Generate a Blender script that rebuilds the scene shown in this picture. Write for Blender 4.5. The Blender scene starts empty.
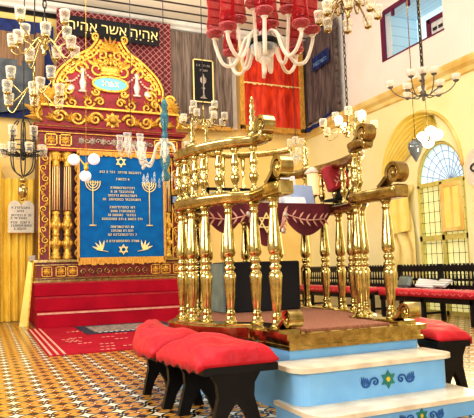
import bpy, math, random
from mathutils import Vector, Matrix
random.seed(7)
PI = math.pi
sc = bpy.context.scene
COL = sc.collection

# ------------------------------------------------------------------ materials
def _nodes(name):
    m = bpy.data.materials.new(name); m.use_nodes = True
    nt = m.node_tree; nt.nodes.clear()
    out = nt.nodes.new('ShaderNodeOutputMaterial')
    return m, nt, out

def N(nt, typ, **kw):
    n = nt.nodes.new(typ)
    for k, v in kw.items():
        if k.startswith('i_'):
            n.inputs[k[2:].replace('_', ' ')].default_value = v
        else:
            setattr(n, k, v)
    return n

def c4(c): return (c[0], c[1], c[2], 1.0)

def mat(name, color, color2=None, rough=.5, metal=0.0, scale=8.0, detail=3.0, bump=0.0, bscale=None,
        sheen=0.0, emit=None, emit_s=0.0, stretch=(1, 1, 1), spec=.5, coat=0.0):
    m, nt, out = _nodes(name)
    b = N(nt, 'ShaderNodeBsdfPrincipled')
    b.inputs['Roughness'].default_value = rough
    b.inputs['Metallic'].default_value = metal
    b.inputs['Sheen Weight'].default_value = sheen
    b.inputs['Specular IOR Level'].default_value = spec
    b.inputs['Coat Weight'].default_value = coat
    if emit:
        b.inputs['Emission Color'].default_value = c4(emit); b.inputs['Emission Strength'].default_value = emit_s
    tc = N(nt, 'ShaderNodeTexCoord')
    mp = N(nt, 'ShaderNodeMapping'); mp.inputs['Scale'].default_value = stretch
    nt.links.new(tc.outputs['Object'], mp.inputs['Vector'])
    if color2 is None: color2 = tuple(x * .8 for x in color)
    nz = N(nt, 'ShaderNodeTexNoise'); nz.inputs['Scale'].default_value = scale; nz.inputs['Detail'].default_value = detail
    nt.links.new(mp.outputs['Vector'], nz.inputs['Vector'])
    rp = N(nt, 'ShaderNodeValToRGB')
    rp.color_ramp.elements[0].position = .35; rp.color_ramp.elements[0].color = c4(color2)
    rp.color_ramp.elements[1].position = .65; rp.color_ramp.elements[1].color = c4(color)
    nt.links.new(nz.outputs['Fac'], rp.inputs['Fac'])
    nt.links.new(rp.outputs['Color'], b.inputs['Base Color'])
    if bump:
        n2 = N(nt, 'ShaderNodeTexNoise'); n2.inputs['Scale'].default_value = bscale or scale * 3; n2.inputs['Detail'].default_value = 4
        nt.links.new(mp.outputs['Vector'], n2.inputs['Vector'])
        bp = N(nt, 'ShaderNodeBump'); bp.inputs['Strength'].default_value = bump; bp.inputs['Distance'].default_value = .02
        nt.links.new(n2.outputs['Fac'], bp.inputs['Height']); nt.links.new(bp.outputs['Normal'], b.inputs['Normal'])
    nt.links.new(b.outputs['BSDF'], out.inputs['Surface'])
    return m

def glass(name, color, facing=.35, lo=.25, hi=.95, emit=0.0, rough=.08):
    m, nt, out = _nodes(name)
    t = N(nt, 'ShaderNodeBsdfTransparent'); t.inputs['Color'].default_value = c4(tuple(.5 + .5 * x for x in color))
    b = N(nt, 'ShaderNodeBsdfPrincipled'); b.inputs['Base Color'].default_value = c4(color); b.inputs['Roughness'].default_value = rough
    b.inputs['Emission Color'].default_value = c4(color); b.inputs['Emission Strength'].default_value = emit
    lw = N(nt, 'ShaderNodeLayerWeight'); lw.inputs['Blend'].default_value = facing
    tc = N(nt, 'ShaderNodeTexCoord'); nz = N(nt, 'ShaderNodeTexNoise'); nz.inputs['Scale'].default_value = 45
    nt.links.new(tc.outputs['Object'], nz.inputs['Vector'])
    ad = N(nt, 'ShaderNodeMath', operation='MULTIPLY'); nt.links.new(lw.outputs['Facing'], ad.inputs[0]); 
    a2 = N(nt, 'ShaderNodeMath', operation='ADD'); nt.links.new(nz.outputs['Fac'], a2.inputs[0]); a2.inputs[1].default_value = .5
    nt.links.new(a2.outputs[0], ad.inputs[1])
    mr = N(nt, 'ShaderNodeMapRange'); mr.inputs['To Min'].default_value = lo; mr.inputs['To Max'].default_value = hi
    nt.links.new(ad.outputs[0], mr.inputs['Value'])
    mx = N(nt, 'ShaderNodeMixShader')
    nt.links.new(mr.outputs[0], mx.inputs[0]); nt.links.new(t.outputs[0], mx.inputs[1]); nt.links.new(b.outputs[0], mx.inputs[2])
    nt.links.new(mx.outputs[0], out.inputs['Surface'])
    return m

def mathn(nt, op, a, b=None):
    n = N(nt, 'ShaderNodeMath', operation=op)
    for i, v in enumerate((a, b)):
        if v is None: continue
        if isinstance(v, (int, float)): n.inputs[i].default_value = v
        else: nt.links.new(v, n.inputs[i])
    return n.outputs[0]

def floor_mat():
    m, nt, out = _nodes('patterned_floor_tiles')
    b = N(nt, 'ShaderNodeBsdfPrincipled'); b.inputs['Roughness'].default_value = .25
    tc = N(nt, 'ShaderNodeTexCoord'); sp = N(nt, 'ShaderNodeSeparateXYZ'); nt.links.new(tc.outputs['Object'], sp.inputs[0])
    S = .225
    u0 = mathn(nt, 'ADD', mathn(nt, 'MULTIPLY', sp.outputs['X'], 1 / S), 50.); v0 = mathn(nt, 'ADD', mathn(nt, 'MULTIPLY', sp.outputs['Y'], 1 / S), 50.)
    fu = mathn(nt, 'ABSOLUTE', mathn(nt, 'SUBTRACT', mathn(nt, 'FRACT', u0), .5))
    fv = mathn(nt, 'ABSOLUTE', mathn(nt, 'SUBTRACT', mathn(nt, 'FRACT', v0), .5))
    cu = mathn(nt, 'SUBTRACT', .5, fu); cv = mathn(nt, 'SUBTRACT', .5, fv)
    def star(a, b_): return mathn(nt, 'ADD', mathn(nt, 'SQRT', a), mathn(nt, 'SQRT', b_))
    def mix(f, A, B):
        mx = N(nt, 'ShaderNodeMix', data_type='RGBA'); nt.links.new(f, mx.inputs['Factor'])
        for k, c in (('A', A), ('B', B)):
            if isinstance(c, tuple): mx.inputs[k].default_value = c4(c)
            else: nt.links.new(c, mx.inputs[k])
        return mx.outputs['Result']
    WHITE, BLACK, ORANGE, YEL, RUST = (.90, .87, .78), (.02, .018, .02), (.58, .18, .025), (.66, .43, .10), (.26, .06, .018)
    dc = mathn(nt, 'SQRT', mathn(nt, 'ADD', mathn(nt, 'MULTIPLY', fu, fu), mathn(nt, 'MULTIPLY', mathn(nt, 'MULTIPLY', fv, fv), 1.7)))
    s1 = star(cu, cv)                      # four pointed stars on the tile corners
    s2 = star(fu, fv)                      # and in the tile centres
    dk = mathn(nt, 'ADD', cu, fv)          # diamonds on the edge middles
    dl = mathn(nt, 'ADD', fu, cv)
    col = mix(mathn(nt, 'LESS_THAN', dc, .40), YEL, ORANGE)
    col = mix(mathn(nt, 'LESS_THAN', dc, .31), col, YEL)
    col = mix(mathn(nt, 'LESS_THAN', dk, .27), col, BLACK)
    col = mix(mathn(nt, 'LESS_THAN', dk, .10), col, WHITE)
    col = mix(mathn(nt, 'LESS_THAN', dl, .25), col, BLACK)
    col = mix(mathn(nt, 'LESS_THAN', dl, .09), col, RUST)
    col = mix(mathn(nt, 'LESS_THAN', s1, .84), col, BLACK)
    col = mix(mathn(nt, 'LESS_THAN', s1, .66), col, WHITE)
    col = mix(mathn(nt, 'LESS_THAN', s2, .58), col, RUST)
    col = mix(mathn(nt, 'LESS_THAN', s2, .34), col, WHITE)
    nz = N(nt, 'ShaderNodeTexNoise'); nz.inputs['Scale'].default_value = 1.1; nt.links.new(tc.outputs['Object'], nz.inputs['Vector'])
    r2 = N(nt, 'ShaderNodeValToRGB'); r2.color_ramp.elements[0].position = .35; r2.color_ramp.elements[0].color = (1, .84, .55, 1)
    r2.color_ramp.elements[1].position = .65; r2.color_ramp.elements[1].color = (1, 1, 1, 1)
    nt.links.new(nz.outputs['Fac'], r2.inputs['Fac'])
    mx = N(nt, 'ShaderNodeMix', data_type='RGBA', blend_type='MULTIPLY'); mx.inputs['Factor'].default_value = 1
    nt.links.new(col, mx.inputs['A']); nt.links.new(r2.outputs['Color'], mx.inputs['B'])
    nt.links.new(mx.outputs['Result'], b.inputs['Base Color'])
    nt.links.new(b.outputs['BSDF'], out.inputs['Surface'])
    return m

def stripes_mat(name, ca, cb, axis, period, duty, rough=.6, diag=False, noise=.0):
    """two-colour stripes; diag gives a woven lattice of crossing diagonal lines"""
    m, nt, out = _nodes(name)
    b = N(nt, 'ShaderNodeBsdfPrincipled'); b.inputs['Roughness'].default_value = rough
    tc = N(nt, 'ShaderNodeTexCoord'); sp = N(nt, 'ShaderNodeSeparateXYZ'); nt.links.new(tc.outputs['Object'], sp.inputs[0])
    def st(v):
        f = mathn(nt, 'FRACT', mathn(nt, 'ADD', mathn(nt, 'MULTIPLY', v, 1 / period), 100.))
        return mathn(nt, 'LESS_THAN', f, duty)
    if diag:
        p = st(mathn(nt, 'ADD', sp.outputs['X'], sp.outputs['Z'])); q = st(mathn(nt, 'SUBTRACT', sp.outputs['X'], sp.outputs['Z']))
        f = mathn(nt, 'MULTIPLY', p, q)
    else:
        f = st(sp.outputs[axis])
    mx = N(nt, 'ShaderNodeMix', data_type='RGBA'); mx.inputs['A'].default_value = c4(ca); mx.inputs['B'].default_value = c4(cb)
    nt.links.new(f, mx.inputs['Factor']); nt.links.new(mx.outputs['Result'], b.inputs['Base Color'])
    nt.links.new(b.outputs['BSDF'], out.inputs['Surface'])
    return m

M = {}
M['brass'] = mat('polished_brass', (.70, .59, .28), (.40, .32, .12), rough=.13, metal=1, scale=14)
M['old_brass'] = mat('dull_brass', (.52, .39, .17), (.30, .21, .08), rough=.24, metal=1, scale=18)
M['gold'] = mat('gilded_wood', (.86, .60, .13), (.62, .36, .05), rough=.36, metal=.55, scale=25, bump=.4, bscale=60)
M['gold_bright'] = mat('bright_gilding', (.84, .58, .13), (.46, .25, .03), rough=.34, metal=.5, scale=30)
M['gold_thread'] = mat('gold_thread', (.98, .84, .42), (.85, .66, .25), rough=.5, scale=60)
M['gold_fringe'] = mat('gold_fringe', (.85, .5, .1), (.5, .24, .03), rough=.6, scale=70, stretch=(1, 1, .15))
M['red_lac'] = mat('red_lacquer', (.27, .018, .02), (.14, .01, .012), rough=.35, scale=9)
M['red_ground'] = mat('red_painted_ground', (.30, .006, .02), (.19, .004, .014), rough=.5, scale=9)
M['dark_red'] = mat('dark_red_wood', (.17, .02, .018), (.1, .012, .01), rough=.4, scale=12)
M['blue_velvet'] = mat('blue_velvet', (.002, .15, .44), (.002, .11, .36), rough=.8, scale=5, sheen=0, spec=.2)
M['maroon'] = mat('maroon_velvet', (.16, .008, .022), (.09, .004, .012), rough=.8, scale=9, sheen=.2)
M['crimson'] = mat('crimson_velvet', (.45, .01, .025), (.3, .006, .015), rough=.7, scale=10, sheen=.2)
M['cushion'] = mat('red_cushion_satin', (.58, .014, .03), (.44, .008, .02), rough=.5, scale=5, bump=1.0, bscale=11, sheen=.05, spec=.3)
M['bench_red'] = mat('red_bench_cloth', (.62, .015, .05), (.48, .01, .035), rough=.5, scale=9, bump=.2)
M['pale_thread'] = mat('pale_pink_stitching', (.85, .45, .38), rough=.6)
M['carpet'] = mat('red_carpet', (.43, .006, .03), (.35, .004, .024), rough=.95, scale=2.5, bump=.1, bscale=200, spec=.2)
M['carpet_line'] = mat('pale_carpet_edge', (.75, .45, .36), (.6, .3, .22), rough=.9)
M['rust'] = mat('rust_brown_carpet', (.46, .21, .13), (.28, .11, .065), rough=.95, scale=60, bump=.6, bscale=180)
M['satin'] = mat('yellow_satin', (1.0, .76, .12), (.88, .58, .06), rough=.38, scale=4, stretch=(3, 3, .6), sheen=.1)
M['pale_satin'] = mat('pale_yellow_satin', (.93, .80, .36), (.86, .68, .22), rough=.5, scale=4)
M['lemon'] = mat('lemon_cloth', (1.0, .87, .30), (.96, .80, .2), rough=.6, scale=4)
M['red_satin'] = mat('orange_red_velvet', (.85, .07, .012), (.5, .018, .008), rough=.4, scale=3.5, stretch=(3, 1, .7), sheen=.1)
M['brown'] = mat('grey_brown_velvet', (.30, .225, .18), (.11, .078, .062), rough=.75, scale=5, stretch=(6, 1, .35), sheen=.1)
M['dark_brown'] = mat('dark_brown_velvet', (.19, .135, .12), (.06, .042, .042), rough=.8, scale=6, stretch=(1, 5, .4), sheen=.1)
M['brown_silk'] = mat('brown_silk', (.30, .17, .08), (.17, .09, .045), rough=.5, scale=5, stretch=(6, 1, .3))
M['grey_cloth'] = mat('slate_grey_cloth', (.12, .14, .155), (.06, .07, .085), rough=.8, scale=4)
M['navy'] = mat('navy_blue_cloth', (.012, .035, .19), (.006, .015, .09), rough=.7, scale=8)
M['black_cloth'] = mat('black_cloth', (.012, .012, .016), rough=.85)
M['black_wood'] = mat('black_painted_wood', (.008, .007, .007), (.005, .004, .004), rough=.4, scale=9, spec=.25)
M['dark_wood'] = mat('dark_bench_wood', (.016, .014, .014), (.008, .007, .007), rough=.4, scale=9, spec=.25)
M['teal'] = mat('grey_green_paint', (.2, .26, .24), (.14, .19, .18), rough=.5)
M['thin_iron'] = mat('grey_iron', (.16, .14, .12), rough=.4, metal=.6)
M['iron'] = mat('dark_iron', (.05, .045, .04), rough=.45, metal=.6)
M['cord'] = mat('dark_cord', (.06, .05, .05), rough=.7)
M['blue_paint'] = mat('sky_blue_paint', (.24, .54, .88), (.20, .48, .83), rough=.45, scale=5)
M['marble'] = mat('cream_marble', (.82, .74, .58), (.62, .53, .4), rough=.3, scale=6, detail=6)
M['deep_blue'] = mat('deep_blue_paint', (.02, .13, .40), rough=.5)
M['green'] = mat('green_paint', (.03, .26, .2), rough=.5)
M['yellow_paint'] = mat('yellow_paint', (.9, .65, .06), rough=.5)
M['cream_wall'] = mat('cream_plaster', (.95, .75, .32), (.92, .68, .24), rough=.85, scale=1.2)
M['pink_wall'] = mat('pinkish_white_plaster', (.93, .88, .83), (.90, .84, .78), rough=.85, scale=1.5)
M['yellow_wall'] = mat('pale_yellow_plaster', (.97, .91, .56), (.94, .86, .46), rough=.85, scale=1.0)
M['white_wall'] = mat('white_plaster', (.8, .76, .68), rough=.9, scale=1.0)
M['moulding'] = mat('cream_moulding', (.92, .78, .36), (.78, .54, .14), rough=.6, scale=2.5)
M['white_moulding'] = mat('white_moulding', (.88, .85, .78), (.75, .7, .62), rough=.6, scale=2.5)
M['purple'] = mat('purple_paint', (.18, .012, .065), rough=.5)
M['ice'] = stripes_mat('pale_blue_boards', (.62, .80, .88), (.45, .63, .74), 'Z', .22, .1)
M['ice_soffit'] = stripes_mat('pale_blue_soffit_boards', (.66, .84, .92), (.45, .63, .74), 'X', .14, .1)
M['white_paint'] = mat('white_paint', (.85, .86, .86), rough=.5)
M['sky_pane'] = mat('bright_pane', (.75, .9, .97), rough=.2, emit=(.66, .88, 1.0), emit_s=.6)
M['yellow_pane'] = mat('yellow_lit_pane', (.85, .82, .4), (.75, .74, .42), rough=.3, scale=3, emit=(.95, .88, .42), emit_s=.5)
M['olive'] = mat('olive_window_paint', (.72, .64, .2), (.62, .54, .14), rough=.5)
M['paper'] = mat('white_paper', (.8, .82, .85), (.72, .75, .8), rough=.8)
M['blue_paper'] = mat('pale_blue_paper', (.42, .53, .76), (.36, .47, .7), rough=.8)
M['newsprint'] = stripes_mat('newsprint', (.75, .75, .76), (.35, .35, .38), 'Z', .035, .3)
M['grey_white'] = mat('pale_grey_panel', (.66, .65, .55), (.5, .5, .42), rough=.6, scale=9)
M['stone'] = mat('pale_stone', (.84, .80, .68), (.74, .70, .58), rough=.7)
M['ink'] = mat('dark_ink', (.05, .045, .05), rough=.8)
M['bulb'] = mat('glowing_globe', (1, .97, .88), rough=.3, emit=(1, .95, .8), emit_s=5)
M['opal'] = mat('white_opal_glass', (.93, .94, .96), rough=.12, emit=(.9, .92, 1), emit_s=.35)
M['glow'] = mat('warm_lit_glass', (1, .75, .4), rough=.3, emit=(1, .62, .28), emit_s=1.0)
M['smoke'] = mat('smoky_grey_glass', (.10, .12, .14), rough=.08, spec=.8)
M['clear'] = glass('clear_glass', (.96, .93, .80), lo=.14, hi=.95)
M['crystal'] = glass('pale_crystal', (.93, .94, .9), lo=.12, hi=.9)
M['ruby'] = glass('ruby_glass', (.50, .006, .02), lo=.22, hi=1.0)
M['pinkglass'] = glass('pale_pink_glass', (.60, .12, .13), lo=.3, hi=1.0)
M['milk'] = glass('milky_glass', (.92, .86, .74), lo=.5, hi=1.0)
M['aqua'] = glass('aqua_glass', (.06, .30, .42), lo=.4, hi=.95)
M['screen'] = mat('framed_blue_picture', (.25, .35, .6), (.12, .15, .3), rough=.3, scale=30)
M['lattice'] = stripes_mat('dark_red_lattice_cloth', (.46, .20, .18), (.14, .005, .014), 'X', .15, .82, rough=.7, diag=True)
M['ceiling'] = stripes_mat('slatted_ceiling_boards', (.82, .75, .6), (.06, .045, .035), 'Y', .42, .2, rough=.7)
M['floor'] = floor_mat()
M['cartouche'] = mat('pale_blue_enamel', (.16, .5, .68), (.12, .42, .6), rough=.35)
M['silver'] = mat('silver_leaf', (.62, .56, .5), (.45, .38, .32), rough=.35, metal=.5, scale=30)
M['rug_border'] = mat('dark_rug_border', (.03, .04, .085), (.015, .02, .045), rough=.95, scale=30)
M['rug'] = mat('patterned_rug', (.42, .34, .30), (.12, .10, .12), rough=.95, scale=16, detail=6)

# ------------------------------------------------------------------ mesh building
class MB:
    def __init__(s): s.v = []; s.f = []; s.sm = []
    def add(s, vs, fs, smooth=False, T=None):
        o = len(s.v)
        s.v += [tuple(T @ Vector(p)) if T else tuple(p) for p in vs]
        s.f += [tuple(i + o for i in f) for f in fs]; s.sm += [smooth] * len(fs)
        return s
    def box(s, x0, x1, y0, y1, z0, z1, T=None):
        vs = [(x, y, z) for z in (z0, z1) for y in (y0, y1) for x in (x0, x1)]
        return s.add(vs, [(0, 2, 3, 1), (4, 5, 7, 6), (0, 1, 5, 4), (2, 6, 7, 3), (0, 4, 6, 2), (1, 3, 7, 5)], T=T)
    def bbox(s, x0, x1, y0, y1, z0, z1, b=.01, T=None):
        """box with bevelled vertical and top edges"""
        b = min(b, (x1 - x0) / 2.01, (y1 - y0) / 2.01, (z1 - z0) / 2.01)
        rings = []
        for z, i in ((z0, b), (z0 + b, 0), (z1 - b, 0), (z1, b)):
            X0, X1, Y0, Y1 = x0 + i, x1 - i, y0 + i, y1 - i
            rings.append([(X0 + b, Y0, z), (X1 - b, Y0, z), (X1, Y0 + b, z), (X1, Y1 - b, z), (X1 - b, Y1, z), (X0 + b, Y1, z), (X0, Y1 - b, z), (X0, Y0 + b, z)])
        return s.rings(rings, cap=True, smooth=False, T=T)
    def rings(s, rings, cap=False, smooth=True, T=None, closed=False):
        n = len(rings[0]); vs = [p for r in rings for p in r]; fs = []
        k = len(rings)
        for a in range(k if closed else k - 1):
            b = (a + 1) % k
            for i in range(n):
                j = (i + 1) % n
                fs.append((a * n + i, a * n + j, b * n + j, b * n + i))
        if cap and not closed:
            fs.append(tuple(reversed(range(n)))); fs.append(tuple(range((k - 1) * n, k * n)))
        return s.add(vs, fs, smooth, T)
    def lathe(s, prof, c=(0, 0, 0), seg=14, T=None):
        rings = []
        for r, z in prof:
            r = max(r, .0004)
            rings.append([(c[0] + r * math.cos(2 * PI * i / seg), c[1] + r * math.sin(2 * PI * i / seg), c[2] + z) for i in range(seg)])
        return s.rings(rings, cap=True, T=T)
    def sphere(s, c, r, seg=12, rg=8, sc=(1, 1, 1), T=None):
        rings = []
        for a in range(rg + 1):
            t = -PI / 2 + PI * a / rg; q = max(math.cos(t), .002)
            rings.append([(c[0] + sc[0] * r * q * math.cos(2 * PI * i / seg), c[1] + sc[1] * r * q * math.sin(2 * PI * i / seg), c[2] + sc[2] * r * math.sin(t)) for i in range(seg)])
        return s.rings(rings, cap=True, T=T)
    def tube(s, pts, rad, seg=8, T=None, cap=True):
        pts = [Vector(p) for p in pts]; n = len(pts)
        if not isinstance(rad, (list, tuple)): rad = [rad] * n
        rings = []; prev = None
        for i, p in enumerate(pts):
            t = (pts[min(i + 1, n - 1)] - pts[max(i - 1, 0)])
            if t.length < 1e-9: t = Vector((0, 0, 1))
            t.normalize()
            if prev is None:
                u = t.orthogonal().normalized()
            else:
                u = (prev - t * prev.dot(t))
                u = u.normalized() if u.length > 1e-6 else t.orthogonal().normalized()
            prev = u; w = t.cross(u)
            rings.append([tuple(p + rad[i] * (u * math.cos(2 * PI * k / seg) + w * math.sin(2 * PI * k / seg))) for k in range(seg)])
        return s.rings(rings, cap=cap, T=T)
    def prism(s, poly, h0, h1, T=None, smooth=False):
        """2-D polygon (x, y) extruded along z"""
        n = len(poly)
        vs = [(x, y, h0) for x, y in poly] + [(x, y, h1) for x, y in poly]
        fs = [tuple(reversed(range(n))), tuple(range(n, 2 * n))] + [(i, (i + 1) % n, n + (i + 1) % n, n + i) for i in range(n)]
        return s.add(vs, fs, smooth, T)
    def quadstrip(s, A, B, smooth=True, T=None):
        n = len(A)
        return s.add(list(A) + list(B), [(i, i + 1, n + i + 1, n + i) for i in range(n - 1)], smooth, T)
    def grid(s, fn, nu, nv, smooth=True, T=None):
        vs = [fn(i / nu, j / nv) for j in range(nv + 1) for i in range(nu + 1)]
        fs = [(j * (nu + 1) + i, j * (nu + 1) + i + 1, (j + 1) * (nu + 1) + i + 1, (j + 1) * (nu + 1) + i) for j in range(nv) for i in range(nu)]
        return s.add(vs, fs, smooth, T)
    def mesh(s, name, m):
        me = bpy.data.meshes.new(name); me.from_pydata(s.v, [], s.f); me.update()
        for p, q in zip(me.polygons, s.sm): p.use_smooth = q
        me.materials.append(m); return me
    def build(s, name, m, parent=None):
        return link(name, s.mesh(name, m), parent)

def link(name, me, parent=None):
    o = bpy.data.objects.new(name, me); COL.objects.link(o)
    if parent is not None: o.parent = parent
    return o
def tag(o, label, cat, group=None, kind=None):
    if label: o['label'] = label
    if cat: o['category'] = cat
    if group: o['group'] = group
    if kind: o['kind'] = kind
    return o
def thing(name, label, cat, loc=(0, 0, 0), rz=0, group=None):
    o = bpy.data.objects.new(name, None); COL.objects.link(o)
    o.location = loc; o.rotation_euler = (0, 0, rz); o.empty_display_size = .1
    return tag(o, label, cat, group)
def struct(name, mb, m, parent=None):
    o = mb.build(name, m, parent)
    if parent is None: o['kind'] = 'structure'
    return o
def spline(pts, n=8, closed=False):
    P = [Vector(p) for p in pts]; k = len(P); out = []
    R = range(k if closed else k - 1)
    for i in R:
        g = (lambda j: P[j % k]) if closed else (lambda j: P[min(max(j, 0), k - 1)])
        a, b, c, d = g(i - 1), g(i), g(i + 1), g(i + 2)
        for q in range(n):
            t = q / n
            out.append(.5 * ((2 * b) + (c - a) * t + (2 * a - 5 * b + 4 * c - d) * t * t + (3 * b - a - 3 * c + d) * t ** 3))
    if not closed: out.append(P[-1].copy())
    return out
FRONT = Matrix.Rotation(PI / 2, 4, 'X')             # local (x, y) -> world (x, z), local z -> -y
def at(x, y, z): return Matrix.Translation((x, y, z))
def facing_front(x, y, z): return at(x, y, z) @ FRONT
FACE_LEFT = Matrix(((0, 0, -1, 0), (-1, 0, 0, 0), (0, 1, 0, 0), (0, 0, 0, 1)))   # local x -> -y, local y -> z, local z -> -x (faces the room from the right wall)
FACE_RIGHT = Matrix(((0, 0, 1, 0), (1, 0, 0, 0), (0, 1, 0, 0), (0, 0, 0, 1)))

def spiral(cx, cy, r0, turns, a0, sgn=1, shrink=.12, n=26):
    return [(cx + (r0 * (1 - t) + r0 * shrink * t) * math.cos(a0 + sgn * turns * 2 * PI * t),
             cy + (r0 * (1 - t) + r0 * shrink * t) * math.sin(a0 + sgn * turns * 2 * PI * t)) for t in [i / n for i in range(n + 1)]]
def scroll2d(mb, pts, r, T, z=.02, flat=.8):
    mb.tube([(x, y, z) for x, y in pts], [r * (1.0 - .45 * i / len(pts)) for i in range(len(pts))], seg=6, T=T)
def leaf2d(mb, x, y, a, L, w, T, z=.015, up=.03):
    ca, sa = math.cos(a), math.sin(a)
    prof = [(0, .15), (.25, .8), (.5, 1), (.75, .65), (1, .05)]
    A = []; B = []; Cn = []
    for t, q in prof:
        px, py = x + ca * L * t, y + sa * L * t
        A.append((px - sa * w * q, py + ca * w * q, z)); B.append((px + sa * w * q, py - ca * w * q, z)); Cn.append((px, py, z + up * q))
    mb.quadstrip(A, Cn, T=T); mb.quadstrip(Cn, B, T=T)
def star2d(mb, x, y, r, T, z0=0, z1=.01, lw=.2):
    """hexagram outline of two triangles"""
    for k in (0, 1):
        a0 = PI / 2 + k * PI
        o = [(x + r * math.cos(a0 + i * 2 * PI / 3), y + r * math.sin(a0 + i * 2 * PI / 3)) for i in range(3)]
        inn = [(x + r * (1 - 2 * lw) * math.cos(a0 + i * 2 * PI / 3), y + r * (1 - 2 * lw) * math.sin(a0 + i * 2 * PI / 3)) for i in range(3)]
        for i in range(3):
            j = (i + 1) % 3
            mb.prism([o[i], o[j], inn[j], inn[i]], z0, z1 + k * .002, T=T)
def glyph_line(mb, x0, x1, y, h, T, z=.004, rnd=None):
    """a line of small square-letter strokes, too small to read"""
    rnd = rnd or random
    x = x0
    while x < x1 - h * .5:
        w = h * rnd.uniform(.45, .75); t = h * .2
        k = rnd.randrange(5)
        if rnd.random() < .16: x += h * .55; continue
        bars = [(x, x + w, y + h - t, y + h)]
        if k != 3: bars.append((x + w - t, x + w, y, y + h))
        if k in (1, 3): bars.append((x, x + w, y, y + t))
        if k in (2, 4): bars.append((x, x + t, y, y + h * (.6 if k == 4 else 1)))
        if k == 3: bars.append((x + w * .5, x + w * .5 + t, y, y + h))
        for a, b, c, d in bars:
            mb.add([(a, c, z), (b, c, z), (b, d, z), (a, d, z)], [(0, 1, 2, 3)], T=T)
        x += w + h * .22
def drape(fn_edge, nu, nv, folds, amp, seed=0, thick=0):
    pass

def text_mesh(body, size, extrude=.004):
    cu = bpy.data.curves.new('lettering', 'FONT'); cu.body = body; cu.size = size; cu.extrude = extrude
    cu.align_x = 'CENTER'; cu.align_y = 'CENTER'
    o = bpy.data.objects.new('lettering', cu); COL.objects.link(o)
    bpy.context.view_layer.update()
    me = bpy.data.meshes.new_from_object(o.evaluated_get(bpy.context.evaluated_depsgraph_get()))
    bpy.data.objects.remove(o); bpy.data.curves.remove(cu)
    return me
# ------------------------------------------------------------------ the setting
def part(mb, name, m, parent, label=None):
    """a part whose mesh is given in world coordinates, under an unrotated thing or under another part"""
    o = mb.build(name, m, parent)
    root = parent
    if root.type == 'EMPTY': o.matrix_parent_inverse = Matrix.Translation(-Vector(root.location))
    if label: o['label'] = label
    return o
YW, XW, ZC = 13.3, 7.9, 7.05
struct('floor', MB().box(-4.2, 8.3, -4.5, 13.5, -.1, 0), M['floor'])
struct('ceiling', MB().box(-4.2, 8.3, -4.5, 13.5, ZC, ZC + .12), M['ceiling'])
struct('wall_front', MB().box(-4.2, XW, YW, YW + .2, 0, ZC), M['cream_wall'])
struct('wall_rear', MB().box(-4.2, 8.3, -4.7, -4.5, 0, ZC), M['white_wall'])
struct('wall_left', MB().box(-4.2, -4.0, -4.5, YW, 0, ZC), M['white_wall'])
arc = [(8.485 + .635 * math.cos(PI * i / 20), 2.5 + .78 * math.sin(PI * i / 20)) for i in range(21)]
poly = [(-4.5, 0), (7.85, 0)] + list(reversed(arc)) [0:0]
poly = [(-4.5, 0), (7.85, 0)] + [(8.485 - .635 * math.cos(PI * i / 20), 2.5 + .78 * math.sin(PI * i / 20)) for i in range(21)] + [(9.12, 0), (YW, 0), (YW, 4.45), (-4.5, 4.45)]
struct('wall_right', MB().prism([(-y, z) for y, z in poly], -.22, 0, T=at(XW, 0, 0) @ FACE_LEFT), M['yellow_wall'])
up = MB()
for a in ((-4.5, 8.12, 4.45, ZC), (9.9, YW, 4.45, ZC), (8.12, 9.9, 4.45, 5.37), (8.12, 9.9, 6.42, ZC)):
    up.box(XW, XW + .22, a[0], a[1], a[2], a[3])
struct('wall_upper_right', up, M['pink_wall'])
co = MB()
prof = [(0, 0), (-.05, .02), (-.06, .10), (-.13, .16), (-.15, .22), (-.15, .27), (0, .27)]
A = [[(XW + px, y, 4.34 + pz) for px, pz in prof] for y in (-4.5, YW)]
co.rings(A, cap=True, smooth=False)
struct('trim_1', co, M['moulding'])
mo = MB()
A = [[(x, YW - py, 6.86 + pz) for py, pz in [(0, 0), (.06, .02), (.08, .08), (.16, .12), (.2, .19), (0, .19)]] for x in (-4, XW)]
mo.rings(A, cap=True, smooth=False)
struct('trim_2', mo, M['white_moulding'])
struct('trim_3', MB().box(-4, XW, YW - .05, YW, 6.74, 6.84), M['black_wood'])

# upper window in the right wall: purple frame, deep pale blue boarded reveal, bright pane
w1 = struct('window_1', MB().box(XW - .012, XW + .05, 9.86, 9.96, 5.34, 6.46).box(XW - .012, XW + .05, 8.08, 9.9, 6.38, 6.46)
            .box(XW - .012, XW + .03, 8.1, 9.9, 5.34, 5.37), M['purple'])
w1['kind'] = 'structure'
MB().box(XW + .05, XW + .95, 8.10, 9.92, 6.40, 6.44).build('soffit', M['ice_soffit'], w1)
MB().box(XW + .22, XW + .95, 9.87, 9.92, 5.35, 6.40).box(XW + .22, XW + .95, 8.06, 8.11, 5.35, 6.40).box(XW + .05, XW + .95, 8.1, 9.9, 5.31, 5.36).build('reveal', M['ice'], w1)
MB().box(XW + .93, XW + .96, 8.1, 9.9, 5.36, 6.4).build('pane', M['sky_pane'], w1)
MB().box(XW + .30, XW + .36, 8.10, 8.86, 5.80, 5.89).box(XW + .30, XW + .36, 8.80, 8.90, 5.37, 5.89).build('shutter_frame', M['purple'], w1)
MB().box(XW + .34, XW + .36, 8.11, 8.82, 5.37, 5.82).build('shutter', M['white_paint'], w1)
sl = MB()
for i in range(4): sl.box(XW + .325, XW + .34, 8.16 + i * .16, 8.27 + i * .16, 5.62, 5.68)
sl.build('vent_slot', M['ink'], w1)
MB().box(XW + .0, XW + .06, 9.55, 9.6, 6.25, 6.38).box(XW, XW + .06, 9.05, 9.12, 6.25, 6.38).build('hinge', M['purple'], w1)

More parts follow.
